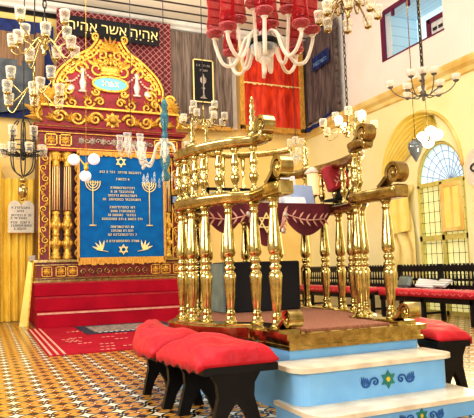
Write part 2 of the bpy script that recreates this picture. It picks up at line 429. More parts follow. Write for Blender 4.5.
# arched garden window down to the floor in the right wall
w2 = MB()
w2.box(XW + .02, XW + .08, 7.85, 7.91, 0, 2.5).box(XW + .02, XW + .08, 9.06, 9.12, 0, 2.5).box(XW + .02, XW + .08, 7.85, 9.12, 2.45, 2.53).box(XW + .02, XW + .08, 8.45, 8.52, 0, 2.5)
w2.box(XW + .02, XW + .08, 7.85, 9.12, 1.40, 1.5).box(XW + .02, XW + .08, 7.85, 9.12, 0, .08)
w2.tube([(XW + .05, 8.485 - .61 * math.cos(PI * i / 20), 2.5 + .75 * math.sin(PI * i / 20)) for i in range(21)], .03, seg=6)
w2 = struct('window_2', w2, M['olive'])
g = MB().box(XW + .12, XW + .13, 7.85, 9.12, 0, 2.5); g.build('lower_pane', M['yellow_pane'], w2)
MB().prism([(-(8.485 - .635 * math.cos(PI * i / 20)), 2.5 + .78 * math.sin(PI * i / 20)) for i in range(21)], -.13, -.12, T=at(XW, 0, 0) @ FACE_LEFT).build('fan_light', M['sky_pane'], w2)
g = MB()
hub = (8.30, 2.5)
for k in range(13):
    a = PI * (k + .0) / 12
    # ray from the hub out to the arch
    for r in [i * .01 for i in range(5, 140)]:
        yy, zz = hub[0] + math.cos(a) * r, hub[1] + math.sin(a) * r
        if ((yy - 8.485) / .62) ** 2 + ((zz - 2.5) / .765) ** 2 >= 1: break
    g.tube([(XW + .10, hub[0], hub[1]), (XW + .10, yy, zz)], .007, seg=5)
for f in (.38, .58, .78):
    g.tube([(XW + .10, hub[0] + f * ((8.485 - .62 * math.cos(PI * i / 18)) - hub[0]), 2.5 + f * .765 * math.sin(PI * i / 18)) for i in range(19)], .007, seg=5)
g.build('fan_bars', M['blue_paper'], w2)
g = MB()
for i in range(8):
    y = 7.98 + i * .143
    g.tube([(XW + .03, y, .02), (XW + .03, y, 2.46)], .0055, seg=5)
for i in range(12):
    g.tube([(XW + .03, 7.88, .15 + i * .2), (XW + .03, 9.1, .15 + i * .2)], .005, seg=5)
g.build('window_grille', M['iron'], w2)
g = MB().box(XW - .035, XW - .01, 7.90, 8.42, 1.56, 2.44)
g.build('shutter', M['lemon'], w2)
g = MB().box(XW - .050, XW - .034, 7.89, 7.97, 1.55, 2.45).box(XW - .050, XW - .034, 8.35, 8.43, 1.55, 2.45).box(XW - .049, XW - .034, 7.97, 8.35, 1.55, 1.62).box(XW - .049, XW - .034, 7.97, 8.35, 2.38, 2.45).box(XW - .048, XW - .034, 8.13, 8.18, 1.62, 2.38)
g.build('shutter_rail', M['moulding'], w2)
# gilt arch moulding of the large niche around it
g = MB()
ar = [(8.95 - 1.08 * math.cos(PI * i / 28), 2.72 + 1.24 * math.sin(PI * i / 28)) for i in range(29)]
g.tube([(XW - .02, y, z) for y, z in ar] + [(XW - .02, ar[-1][0], .9)], .035, seg=6)
struct('trim_4', g, M['moulding'])

# drapery hung in the niche: pleated half-arch swag, tied-back curtain and small panel
def swag(u, v):
    # u along the pleats' width, v from arch edge down to the tie point
    a = PI * (.98 - .74 * u)
    y0, z0 = 8.95 - 1.05 * math.cos(PI - a) * 1.0, 2.72 + 1.2 * math.sin(a)
    y0 = 8.95 - 1.05 * math.cos(a)
    y0 = 8.95 + 1.05 * math.cos(PI - a)
    ty, tz = 10.02 - .95 * u * u, 2.62 + .72 * u
    y = y0 * (1 - v) + ty * v; z = z0 * (1 - v) + tz * v - .10 * math.sin(PI * v)
    return (XW - .07 - .035 * math.sin(v * 58) * (.6 + .4 * math.sin(PI * u)), y, z)
def swag2(u, v):
    # pleats follow the arch: v = 0 outer rim, 1 inner edge
    t = PI * (.02 + .62 * u)                       # 0 = left springing, PI/2 = crown
    yo, zo = 8.95 + 1.05 * math.cos(t), 2.72 + 1.2 * math.sin(t)
    # inner edge: a sagging line from the left foot to beyond the crown
    yi = 9.98 - 1.55 * u; zi = 2.62 + .98 * u ** .8
    y = yo + (yi - yo) * v; z = zo + (zi - zo) * v - .05 * math.sin(PI * v) * math.sin(PI * u)
    return (XW - .08 - .075 * math.cos(v * 40) , y, z)
sw = MB().grid(swag2, 28, 60)
tag(sw.build('arch_swag', M['lemon']), 'pleated yellow swag filling the upper left of the arched niche', 'curtain')
def tied(u, v):
    z = 2.55 - 2.2 * v
    L = 10.2 - .12 * math.sin(PI * min(1, v * 1.1)) + .05 * math.sin(v * 19)
    R = 9.16 + .05 * math.sin(v * 7)
    if v < .25: L = 10.12
    y = L + (R - L) * u
    return (XW - .09 - .045 * math.sin(u * 17 + v * 9 + 2.5 * math.sin(v * 6)), y, z)
wc = thing('window_curtain', 'long pale yellow gathered curtain hanging left of the grilled window', 'curtain', (XW - .1, 9.7, .3))
part(MB().grid(tied, 34, 30), 'gathered_drape', M['pale_satin'], wc)
def smallp(u, v): return (XW - .16 - .012 * math.sin(u * 14), 9.80 - .62 * u, 2.44 - .86 * v + .05 * u)
part(MB().grid(smallp, 16, 6), 'pinned_panel', M['lemon'], wc, 'smooth square yellow panel')

# ------------------------------------------------------------------ hangings on the ark wall
def hang(x0, x1, z0, z1, y, folds, amp, seed=0, nu=None, sagx=0, zb=None):
    rnd = random.Random(seed); ph = [rnd.uniform(0, 6) for _ in range(4)]
    def fn(u, v):
        x = x0 + (x1 - x0) * u; z = z1 + ((zb(u) if zb else z0) - z1) * v
        w = math.sin(u * folds * 2 * PI + ph[0] + .5 * math.sin(3 * v + ph[1])) + .5 * math.sin(u * folds * 4.3 * PI + ph[2]) * v
        return (x + sagx * v * math.sin(u * 9 + ph[3]), y - amp * (1 + w) * (.35 + .65 * v), z)
    return MB().grid(fn, nu or int(folds * 10), 10)
def fringe_strip(x0, x1, z0, z1, y, seed=3, n=None, depth=.03):
    """a band of hanging fringe, modelled as narrow tufts"""
    mb = MB(); rnd = random.Random(seed)
    n = n or max(4, int(abs(x1 - x0) / .05))
    for i in range(n):
        a = x0 + (x1 - x0) * i / n; b = x0 + (x1 - x0) * (i + 1) / n
        zz = z0 + rnd.uniform(-.02, .02)
        mb.box(min(a, b), max(a, b) - .004, y - depth, y, min(zz, z1), max(zz, z1))
    return mb

h = thing('wall_hanging', 'blue bordered hanging with brown silk and slate drape left of the ark', 'wall hanging', (.4, 13.1, 4.4))
part(hang(-.9, 1.12, 5.5, 6.26, 13.16, 4, .02, 1), 'silk_panel', M['brown_silk'], h)
part(hang(-.9, 1.0, 4.5, 5.62, 13.14, 2, .05, 2, zb=lambda u: 4.62 - .22 * math.sin(PI * u)), 'grey_drape', M['grey_cloth'], h)
part(hang(-.9, 1.3, 4.34, 4.55, 13.18, 2, .01, 3), 'lower_border', M['navy'], h)
part(hang(-.9, 1.3, 6.22, 6.55, 13.18, 2, .01, 3), 'upper_border', M['navy'], h)
part(hang(1.14, 1.36, 4.4, 6.5, 13.19, 1, .01, 3), 'side_border', M['navy'], h)
part(hang(.98, 1.16, 4.5, 6.26, 13.05, 1, .03, 5), 'side_fold', M['brown_silk'], h)

o = hang(1.40, 4.02, 4.0, 6.84, 12.92, 5, .012, 8).build('lattice_cloth', M['lattice'])
tag(o, 'dark red latticed cloth hanging behind the gabled ark top', 'wall hanging')
bn = thing('lettered_banner', 'black banner with gold Hebrew words above the ark gable', 'banner', (2.62, 12.7, 6.2))
part(MB().box(1.56, 3.68, 12.7, 12.74, 6.17, 6.62), 'banner_cloth', M['black_cloth'], bn)
xr = 1.02
for word in ('היהא', 'רשא', 'היהא'):
    wd = text_mesh(word, .315, .006); wd.materials.clear(); wd.materials.append(M['gold_thread'])
    xs = [v.co.x for v in wd.vertices]; ww = max(xs) - min(xs)
    t = link('lettering', wd, bn); t.location = (xr - max(xs), -.012, .20); t.rotation_euler = (PI / 2, 0, 0)
    xr -= ww + .10
nk = MB()
for x in (1.99, 2.10, 3.12, 3.22, 3.40, 3.50): nk.box(x, x + .03, 12.69, 12.70, 6.25, 6.275)
part(nk, 'vowel_point', M['gold_thread'], bn)

br = thing('brown_curtain', 'tall grey brown velvet curtain with black embroidered panel', 'curtain', (4.85, 13.1, 4.4))
part(hang(4.03, 5.66, 4.42, 6.78, 13.1, 6, .035, 11), 'drape', M['brown'], br)
part(fringe_strip(3.94, 4.06, 4.36, 6.82, 13.06, n=3), 'gold_edge', M['gold_fringe'], br)
part(fringe_strip(4.03, 5.66, 4.36, 4.46, 13.06), 'gold_fringe', M['gold_fringe'], br)
part(MB().box(4.58, 5.12, 12.955, 12.975, 5.0, 6.08), 'embroidered_panel', M['black_cloth'], br)
fr = MB(); T = facing_front(4.85, 12.953, 0)
for a, b in (((-.27, 5.0), (-.235, 6.08)), ((.235, 5.0), (.27, 6.08)), ((-.27, 5.0), (.27, 5.03)), ((-.27, 6.05), (.27, 6.08))):
    fr.box(a[0], b[0], a[1], b[1], 0, .01, T=T)
part(fr, 'panel_border', M['gold_thread'], br)
em = MB()
glyph_line(em, -.18, .2, 5.9, .05, T, z=.006); glyph_line(em, -.12, .14, 5.78, .05, T, z=.006)
em.lathe([(.04, 0), (.10, .01), (.05, .04), (.025, .1), (.02, .22), (.05, .26), (.02, .3), (.02, .36), (.08, .42), (.09, .5), (.03, .55), (.015, .62)], seg=8, T=at(4.85, 12.953, 5.1) @ Matrix.Diagonal((1, .06, 1, 1)))
part(em, 'lamp_embroidery', M['silver'], br)

rc = thing('red_curtain', 'orange red velvet curtain with gold fringed edges', 'curtain', (6.8, 13.1, 4.4))
part(hang(5.92, 7.62, 4.48, 6.72, 13.1, 3, .035, 21), 'drape', M['red_satin'], rc)
part(fringe_strip(5.84, 5.97, 4.44, 6.72, 13.02, n=3), 'left_fringe', M['gold_fringe'], rc)
part(fringe_strip(7.56, 7.70, 4.44, 6.72, 13.02, n=3), 'right_fringe', M['gold_fringe'], rc)
part(fringe_strip(5.84, 7.70, 4.40, 4.54, 13.02), 'lower_fringe', M['gold_fringe'], rc)
part(fringe_strip(5.94, 7.6, 5.62, 5.66, 12.985, depth=.01), 'stitched_band', M['gold_thread'], rc)
tag(MB().box(5.66, 5.83, 13.2, 13.24, 4.45, 6.7).build('wall_strip', M['white_moulding']), 'pale painted strip between the brown and red curtains', 'panel')

dk = thing('dark_curtain', 'dark brown velvet curtain with blue band on the right wall', 'curtain', (7.8, 12.2, 4.5))
def dfn(u, v):
    y = 13.25 - 1.78 * u; z = 7.0 - (2.38 - .10 * math.sin(PI * u)) * v
    return (7.82 - .05 * (1 + math.sin(u * 38 + .8 * math.sin(4 * v))) * (.4 + .6 * v), y + (.03 * math.sin(v * 40) if u > .97 else 0), z)
part(MB().grid(dfn, 50, 30), 'drape', M['dark_brown'], dk)
def bfn(u, v):
    return (7.68 - .02 * math.sin(u * 30), 12.52 - .78 * u, 6.28 - .36 * v + .04 * u)
part(MB().grid(bfn, 16, 4), 'blue_band', M['navy'], dk)
gl = MB(); glyph_line(gl, -12.48, -11.8, 6.02, .10, at(7.655, 0, 0) @ FACE_LEFT, z=.0)
part(gl, 'band_embroidery', M['blue_paint'], dk)
def hfn(u, v):
    return (7.70 - .03 * math.sin(u * 20), 13.22 - 1.55 * u, 4.68 - .16 * math.sin(PI * u * .9 + .3) - (.16 * (1 - .6 * u)) * v + .12 * u)
part(MB().grid(hfn, 20, 3), 'blue_hem', M['navy'], dk)
sc_ = MB()
for i in range(11): sc_.sphere((7.72, 11.46, 4.72 + i * .2), .075, 8, 6, (.5, .8, 1.1))
part(sc_, 'scalloped_edge', M['dark_brown'], dk)

# ------------------------------------------------------------------ left: yellow satin curtains, plaque, board
for nm, a in (('satin_curtain', (.30, 1.06, .01, 3.0, 13.12, 5, .06, 31)), ('satin_curtain', (-.6, .30, .01, 3.3, 13.0, 5, .06, 32))):
    o = hang(*a).build(nm, M['satin'])
    tag(o, 'yellow satin curtain carrying the stone tablet plaque' if a[0] > 0 else 'yellow satin curtain at the left edge under the arch', 'curtain')
g = MB().tube([(-.55 + .95 * math.cos(PI * i / 24), 13.24, 2.6 + 1.15 * math.sin(PI * i / 24)) for i in range(13)], .05, seg=6)
struct('trim_5', g, M['moulding'])
pq = thing('tablet_plaque', 'pale twin arched stone tablet with dark lines of lettering', 'plaque', (.7, 12.9, 1.82))
po = []
for cx in (-.125, .125):
    pass
po = [(-.25, 0), (.25, 0), (.25, .52)] + [(.125 + .125 * math.cos(PI * i / 10), .54 + .13 * math.sin(PI * i / 10)) for i in range(11)] + [(-.125 + .125 * math.cos(PI * i / 10), .54 + .13 * math.sin(PI * i / 10)) for i in range(11)] + [(-.25, .52)]
T = facing_front(.70, 12.93, 1.84)
part(MB().prism([(x * 1.06, y * 1.03 - .01) for x, y in po], -.0, .02, T=T), 'rim', M['gold'], pq)
part(MB().prism(po, .02, .035, T=T), 'slab', M['stone'], pq)
rn = random.Random(5)
for yy, a, b in ((.50, -.19, .19), (.43, -.08, .06), (.34, -.20, .2), (.28, -.2, .12), (.19, -.2, .2), (.125, -.2, .2), (.06, -.14, .1)):
    g = MB(); glyph_line(g, a, b, yy, .042, T, z=.038, rnd=rn); part(g, 'inscription_line', M['ink'], pq)
part(MB().sphere((.70, 12.9, 2.66), .03, 8, 6).tube([(.70, 12.92, 2.5), (.70, 12.92, 2.66)], .008, seg=5), 'hook', M['old_brass'], pq)
tag(MB().bbox(.86, 1.06, 12.88, 12.90, 1.22, 1.36, .01).build('note_card', M['stone']), 'small pale card pinned to satin curtain below the tablet', 'card')
yb = thing('yellow_board', 'tall narrow yellow cloth covered board leaning beside the ark steps', 'board', (.7, 11.9, 0))
pl_ = [(-.1, 0), (.04, 0), (.13, 1.18), (.05, 1.22)]
part(MB().prism(pl_, 0, .05, T=facing_front(.72, 11.80, .0)), 'panel', M['lemon'], yb)
part(MB().prism([(.04, 0), (.065, 0), (.155, 1.2), (.13, 1.2)], -.01, .06, T=facing_front(.72, 11.80, .0)), 'edge', M['gold'], yb)
# ------------------------------------------------------------------ the ark and its steps
st = thing('ark_steps', 'three red carpeted steps leading up to the gilded ark', 'steps', (2.42, 11.5, 0))
SX0, SX1 = .88, 3.98
for i, (y, z0, z1) in enumerate(((11.02, 0, .275), (11.38, .275, .54), (11.72, .54, .80))):
    part(MB().bbox(SX0, SX1, y, 13.2, z0, z1, .015), 'step', M['carpet'], st)
    part(MB().box(SX0, SX1, y - .006, y + .015, z1 - .03, z1 + .004), 'step_edging', M['carpet_line'] if i == 0 else M['crimson'], st)
fc = thing('floor_carpet', 'red carpet with pale edge lines on the floor before the ark', 'carpet', (2.3, 9.2, 0))
part(MB().box(.72, 4.1, 7.38, 11.01, .001, .012), 'carpet_field', M['carpet'], fc)
g = MB()
for x in (.74, .82, .90): g.box(x, x + .03, 7.4, 11.0, .012, .014)
part(g, 'edge_line', M['carpet_line'], fc)
g = MB(); rn = random.Random(9)
for i in range(26):
    x, y = rn.uniform(1.05, 2.6), rn.uniform(7.5, 10.4)
    for k in range(3): g.box(x + k * .07, x + k * .07 + .045, y, y + .05, .012, .0135)
part(g, 'small_motif', M['carpet_line'], fc)
rg = thing('prayer_rug', 'small dark bordered rug lying before the lowest ark step', 'rug', (2.3, 10.2, .014))
part(MB().box(1.50, 3.1, 9.45, 10.85, .0145, .022), 'border', M['rug_border'], rg)
part(MB().box(1.66, 2.95, 9.62, 10.68, .022, .025), 'field', M['rug'], rg)
g = MB()
for i in range(14): g.box(1.70 + i * .09, 1.75 + i * .09, 9.55, 9.6, .022, .025)
part(g, 'border_motif', M['paper'], rg)

XC = 2.44
ark = thing('ark', 'gilded red lacquer ark with paired columns and gabled top', 'ark', (XC, 12.3, .80))
def AP(mb, n, m='gold', label=None): return part(mb, n, M[m], ark, label)
YF = 11.85
b = MB().box(.93, 3.95, YF, 13.1, .80, 1.22); AP(b, 'base', 'red_lac')
g = MB()
for z, d, hh in ((.80, .05, .05), (.87, .02, .02), (1.13, .02, .02), (1.19, .06, .05)): g.box(.93 - d, 3.95 + d, YF - d, 12.6, z, z + hh)
AP(g, 'base_moulding', 'old_brass')
def rosette(mb, x, z, r, T):
    for k in range(8): leaf2d(mb, x, z, k * PI / 4, r, r * .28, T, z=.012, up=.02)
    mb.sphere((x, z, .02), r * .3, 8, 5, T=T)
T = facing_front(XC, YF, 0)
for x in (-1.32, -1.06, -.84, .84, 1.06, 1.32):
    g = MB(); 
    for a in ((-.1, -.1, .1, -.08), (-.1, .08, .1, .1), (-.1, -.1, -.08, .1), (.08, -.1, .1, .1)): g.box(x + a[0], x + a[2], 1.01 + a[1], 1.01 + a[3], 0, .02, T=T)
    rosette(g, x, 1.01, .08, T); AP(g, 'base_panel', 'gold')
g = MB()
for i in range(9):
    x = -.62 + i * .155
    scroll2d(g, spiral(x, 1.0, .07, 1.3, PI / 2 * (1 if i % 2 else -1), 1 if i % 2 else -1, n=14), .014, T)
AP(g, 'base_scrollwork', 'old_brass')
AP(MB().box(.98, 3.90, 12.12, 13.1, 1.22, 3.45), 'back_panel', 'dark_red')
def col_prof():
    p = [(.10, 0), (.10, .06), (.075, .09), (.09, .13), (.06, .17), (.085, .24), (.095, .32), (.075, .42), (.06, .47), (.085, .50), (.06, .54), (.09, .62), (.095, .74), (.075, .84), (.06, .89), (.088, .93), (.06, .97)]
    return p
for x in (-1.145, -.92, .92, 1.145):
    g = MB().lathe(col_prof(), (XC + x, 11.98, 1.24), 12)
    for k in range(8):
        a = k * PI / 4
        g.sphere((XC + x + .09 * math.cos(a), 11.98 + .09 * math.sin(a), 1.24 + .32), .03, 6, 4, (1, 1, 2)); g.sphere((XC + x + .09 * math.cos(a), 11.98 + .09 * math.sin(a), 1.24 + .68), .03, 6, 4, (1, 1, 2.2))
    c = AP(g, 'column', 'gold_bright')
    g = MB().lathe([(.07, .97), (.072, 1.0), (.062, 1.86), (.065, 1.88)], (XC + x, 11.98, 1.24), 14)
    part(g, 'shaft', M['red_lac'], c)
    g = MB()
    for k in range(8):
        a = k * 2 * PI / 8 + .3
        g.tube([(XC + x + .069 * math.cos(a), 11.98 + .069 * math.sin(a), 2.22), (XC + x + .060 * math.cos(a), 11.98 + .060 * math.sin(a), 3.11)], .013, seg=6)
    part(g, 'fluting', M['gold_thread'], c)
    g = MB().lathe([(.07, 1.86), (.085, 1.88), (.07, 1.92), (.08, 1.98), (.11, 2.08), (.12, 2.12), (.12, 2.16)], (XC + x, 11.98, 1.24), 12)
    for k in range(6): g.sphere((XC + x + .09 * math.cos(k * PI / 3), 11.98 + .09 * math.sin(k * PI / 3), 3.26), .032, 6, 4, (1, 1, 1.6))
    part(g, 'capital', M['gold'], c)
for s in (-1, 1):
    AP(MB().box(XC + s * 1.36 - .11, XC + s * 1.36 + .11, 11.98, 12.12, 1.22, 3.45), 'side_panel', 'red_lac')
    g = MB(); Ts = facing_front(XC + s * 1.36, 11.975, 0)
    for i in range(10):
        z = 1.42 + i * .205
        scroll2d(g, spiral((.02 if i % 2 else -.02), z, .075, 1.4, PI / 2 if i % 2 else -PI / 2, 1 if i % 2 else -1, n=16), .017, Ts)
        leaf2d(g, 0, z + .05, PI / 2 + (.6 if i % 2 else -.6), .12, .03, Ts)
    for xx in (-.11, .09): g.box(xx, xx + .02, 1.25, 3.42, 0, .02, T=Ts)
    AP(g, 'vine_scrollwork', 'gold')
    rp = []
    for i in range(70): rp.append((XC + s * .735 + .028 * math.cos(i * .9), 11.93 + .028 * math.sin(i * .9), 1.26 + 2.12 * i / 69))
    AP(MB().tube(rp, .032, seg=6), 'rope_moulding', 'gold_fringe')
# entablature
AP(MB().box(.97, 3.91, 11.88, 13.1, 3.44, 3.86), 'entablature', 'red_lac')
g = MB()
for z, d, hh in ((3.40, .05, .05), (3.48, .02, .02), (3.76, .02, .02), (3.84, .07, .05), (3.90, .11, .03)): g.box(.97 - d, 3.91 + d, 11.88 - d, 12.6, z, z + hh)
AP(g, 'cornice', 'red_ground')
g = MB()
for z, d, hh in ((3.455, .03, .02), (3.89, .09, .012), (3.77, .035, .012)): g.box(.97 - d, 3.91 + d, 11.88 - d, 12.6, z, z + hh)
AP(g, 'gilt_line', 'gold')
T = facing_front(XC, 11.88, 0)
for x in (-1.25, -.97, .97, 1.25):
    g = MB()
    for a in ((-.12, -.12, .12, -.095), (-.12, .095, .12, .12), (-.12, -.12, -.095, .12), (.095, -.12, .12, .12)): g.box(x + a[0], x + a[2], 3.63 + a[1], 3.63 + a[3], 0, .02, T=T)
    rosette(g, x, 3.63, .095, T); AP(g, 'rosette_panel', 'gold')
g = MB()
for i in range(7):
    x = -.66 + i * .22
    rosette(g, x, 3.64, .08, T)
    scroll2d(g, spiral(x + .11, 3.64, .055, 1.2, 0, 1 if i % 2 else -1, n=12), .013, T)
AP(g, 'frieze_flower', 'silver')
# gilded frieze on red ground
AP(MB().box(1.05, 3.83, 12.0, 12.9, 3.93, 4.34), 'upper_frieze', 'red_ground')
T = facing_front(XC, 12.0, 0); g = MB()
rosette(g, 0, 4.13, .19, T); g.sphere((0, 4.13, .03), .09, 10, 6, T=T)
for s in (-1, 1):
    for i in range(3):
        x = s * (.36 + i * .36)
        scroll2d(g, spiral(x, 4.13, .15, 1.5, PI if s > 0 else 0, s * (1 if i % 2 else -1), n=22), .04, T)
        for k in range(4): leaf2d(g, x + s * .1, 4.05, (PI / 2) + s * (-1.2 + .55 * k), .2, .045, T, up=.05)
AP(g, 'frieze_scrollwork', 'gold_bright')
g = MB().box(1.0, 3.88, 11.93, 12.9, 4.33, 4.37); AP(g, 'ledge', 'gold')
# gabled pediment
out = [(-1.17, 4.37), (-1.17, 4.95)] + [tuple(p[:2]) for p in spline([(-1.16, 4.98, 0), (-1.04, 5.22, 0), (-.72, 5.53, 0), (-.42, 5.74, 0), (-.26, 5.98, 0)], 5)]
outl = out + [(-x, y) for x, y in reversed(out)]
T = facing_front(XC, 12.25, 0)
AP(MB().prism(outl, -.5, 0, T=T), 'pediment', 'red_ground')
g = MB()
for pts in (out, [(-x, y) for x, y in out]):
    n = len(pts)
    for off, rr in ((0, .03), (.16, .022)):
        q = []
        for i in range(n):
            a = Vector(pts[max(i - 1, 0)]); c = Vector(pts[min(i + 1, n - 1)]); t = (c - a).normalized()
            nx = Vector((t.y, -t.x)) * (1 if pts is out else -1)
            q.append((pts[i][0] + nx.x * off, pts[i][1] + nx.y * off, .02))
        g.tube(q, rr, seg=6, T=T)
    for i in range(1, n):
        a, c = Vector(pts[i - 1]), Vector(pts[i])
        m_ = max(1, int((c - a).length / .12))
        for k in range(m_):
            p = a.lerp(c, (k + .5) / m_); t = (c - a).normalized(); nx = Vector((t.y, -t.x)) * (1 if pts is out else -1)
            g.sphere((p.x + nx.x * .08, p.y + nx.y * .08, .015), .042, 7, 5, (1, 1, .6), T=T)
AP(g, 'gable_border', 'gold')
g = MB()
for s in (-1, 1):
    scroll2d(g, spiral(s * .30, 6.02, .09, 1.4, -PI / 2, s, n=18), .03, T)
    for xx, zz, r, a, d in ((.42, 5.60, .1, PI / 2, -1), (.62, 5.46, .09, 0, 1), (.86, 5.24, .1, PI, 1), (.30, 4.80, .09, 0, -1), (1.0, 4.62, .10, PI / 2, 1), (.22, 4.58, .10, 0, 1), (.28, 5.30, .2, PI / 2, 1), (.62, 5.28, .15, PI, -1), (.17, 5.62, .13, 0, 1), (.88, 4.78, .13, 0, 1), (.45, 4.55, .12, PI, 1), (.80, 4.52, .11, 0, -1), (.95, 5.02, .11, PI / 2, -1)):
        scroll2d(g, spiral(s * xx, zz, r, 1.35, a if s > 0 else PI - a, s * d, n=22), .036, T)
        for k in range(3): leaf2d(g, s * xx, zz + r * .3, PI / 2 - s * (-.4 + .7 * k), r * 1.35, r * .22, T, up=.04)
for k in range(9):
    leaf2d(g, 0, 5.72, PI * k / 8, .27 + .07 * math.sin(PI * k / 8), .036, T, z=.03, up=.05)
for k in range(7): leaf2d(g, 0, 5.42, PI * (.1 + .8 * k / 6), .22, .035, T, z=.03, up=.05)
AP(g, 'gable_scrollwork', 'gold_bright')
g = MB().lathe([(.02, 0), (.22, .01), (.24, .05), (.2, .07), (.22, .13), (.25, .2)], seg=16, T=at(XC, 12.22, 5.16) @ Matrix.Diagonal((1, .35, 1, 1)))
for k in range(5):
    x = -.22 + .11 * k; g.sphere((XC + x, 12.18, 5.38 + .03 * (2 - abs(k - 2))), .035, 8, 6)
    g.tube([(XC + x, 12.18, 5.34), (XC + x * .55, 12.18, 5.48), (XC, 12.18, 5.55)], .018, seg=5)
g.sphere((XC, 12.18, 5.6), .05, 8, 6)
AP(g, 'crown', 'gold_bright')
el = [(.36 * math.cos(2 * PI * i / 28), 4.98 + .15 * math.sin(2 * PI * i / 28)) for i in range(28)]
c = AP(MB().prism(el, 0, .05, T=T), 'cartouche', 'cartouche')
part(MB().tube([(x * 1.04, 4.98 + (y - 4.98) * 1.06, .05) for x, y in el + el[:2]], .03, seg=6, T=T), 'cartouche_rim', M['gold_bright'], c)
g = MB(); glyph_line(g, -.24, .24, 4.93, .11, T, z=.055, rnd=random.Random(3)); part(g, 'cartouche_lettering', M['gold_thread'], c)
for s in (-1, 1):
    g = MB().lathe([(.09, 0), (.10, .03), (.05, .06), (.06, .12), (.085, .2), (.05, .3), (.03, .42), (.045, .46), (.07, .5), (.02, .53)], seg=10, T=at(XC + s * .58, 12.22, 4.76) @ Matrix.Diagonal((1, .4, 1, 1)))
    AP(g, 'vase', 'silver')
    g = MB()
    for (xa, za), (xb, zb) in (((s * .22, 5.1), (s * .56, 5.24)), ((s * .58, 5.24), (s * .92, 4.98))):
        pp = [(xa + (xb - xa) * i / 8, za + (zb - za) * i / 8 - .10 * math.sin(PI * i / 8)) for i in range(9)]
        for i, (x, z) in enumerate(pp): g.sphere((x, z, .03), .028, 6, 4, T=T)
    AP(g, 'swag', 'carpet_line')
    g = MB(); g.sphere((s * .82, 4.84, .02), .085, 10, 6, (1, 1, .4), T=T); AP(g, 'medallion', 'silver')
    # flanking foliage
    g = MB()
    for k in range(11):
        a = PI / 2 + s * (-1.0 + .26 * k) * -1
        leaf2d(g, s * 1.30, 4.15, a, .34 + .1 * (k % 3), .065, T, z=.08, up=.05)
    for k in range(9): leaf2d(g, s * 1.24, 4.52, PI / 2 - s * (-.5 + .3 * k), .30, .055, T, z=.1, up=.05)
    scroll2d(g, spiral(s * 1.34, 4.2, .18, 1.5, PI / 2, -s, n=22), .05, T, z=.1)
    scroll2d(g, spiral(s * 1.30, 4.72, .12, 1.4, 0, s, n=20), .035, T, z=.1)
    AP(g, 'flanking_foliage', 'gold_bright')
    g = MB(); g.sphere((s * 1.12, 4.38, .12), .07, 8, 6, T=T); AP(g, 'white_rosette', 'milk')

# the blue curtain before the ark doors
pc = thing('ark_curtain', 'blue velvet curtain embroidered with two gold menorahs and star', 'curtain', (2.57, 11.86, 1.2))
CX0, CX1, CZ0, CZ1 = 1.735, 3.45, 1.26, 3.36
def cfn(u, v):
    x = CX0 + (CX1 - CX0) * u; z = CZ1 - (CZ1 - CZ0) * v
    return (x, 11.80 - .012 * math.sin(u * 9) * v, z)
part(MB().grid(cfn, 24, 8), 'drape', M['blue_velvet'], pc)
part(fringe_strip(CX0 - .03, CX1 + .03, 1.13, 1.27, 11.80), 'lower_fringe', M['gold_fringe'], pc)
g = fringe_strip(CX0 - .06, CX1 + .06, 3.32, 3.42, 11.80)
part(g, 'upper_fringe', M['gold_fringe'], pc)
part(fringe_strip(CX0 - .05, CX0, 1.2, 3.36, 11.80, n=2), 'side_fringe', M['gold_fringe'], pc)
part(fringe_strip(CX1, CX1 + .05, 1.2, 3.36, 11.80, n=2), 'side_fringe', M['gold_fringe'], pc)
T = facing_front(2.59, 11.785, 0)
for sx, sz, sr in ((-.03, 3.22, .12), (.01, 1.42, .11)):
    g = MB(); star2d(g, sx, sz, sr, T, lw=.16); part(g, 'star', M['gold_thread'], pc)
for s in (-1, 1):
    g = MB(); x = s * .56 - (.04 if s < 0 else 0)
    for r in (.055, .10, .145):
        g.tube([(x + r * math.cos(PI + PI * i / 10), 2.78 + r * 1.15 * math.sin(PI + PI * i / 10), .006) for i in range(11)], .011, seg=5, T=T)
    g.tube([(x, 1.92, .006), (x, 2.82, .006)], .011, seg=5, T=T)
    for k in range(7): g.sphere((x - .145 + k * .0483, 2.80, .006), .016, 6, 4, T=T)
    g.tube([(x - .15, 2.78, .006), (x + .15, 2.78, .006)], .008, seg=5, T=T)
    g.tube([(x - .07, 1.91, .006), (x + .07, 1.91, .006)], .014, seg=5, T=T)
    part(g, 'menorah', M['gold_thread'], pc)
    g = MB()
    for k in range(4): leaf2d(g, s * .42, 1.40, PI / 2 - s * (-.2 + .45 * k), .22, .022, T, z=.004, up=.006)
    g.tube([(s * .30, 1.38, .005), (s * .52, 1.42, .005)], .009, seg=5, T=T)
    part(g, 'corner_spray', M['pale_thread'] if 0 else M['gold_thread'], pc)
rn = random.Random(12)
for z, a in ((2.98, .46), (2.84, .16), (2.66, .27), (2.58, .24), (2.50, .3), (2.42, .4), (2.26, .27), (2.18, .25), (2.10, .3), (2.02, .42), (1.86, .27), (1.78, .24), (1.70, .3), (1.57, .34)):
    g = MB(); glyph_line(g, -a, a, z, .046, T, z=.005, rnd=rn); part(g, 'embroidered_line', M['gold_thread'], pc)
fp = thing('framed_picture', 'small dark framed blue picture on the right ark column', 'picture', (3.74, 11.78, 2.37))
part(MB().bbox(3.62, 3.88, 11.76, 11.79, 2.36, 2.56, .01), 'frame', M['black_wood'], fp)
part(MB().box(3.65, 3.85, 11.752, 11.76, 2.39, 2.53), 'print', M['screen'], fp)
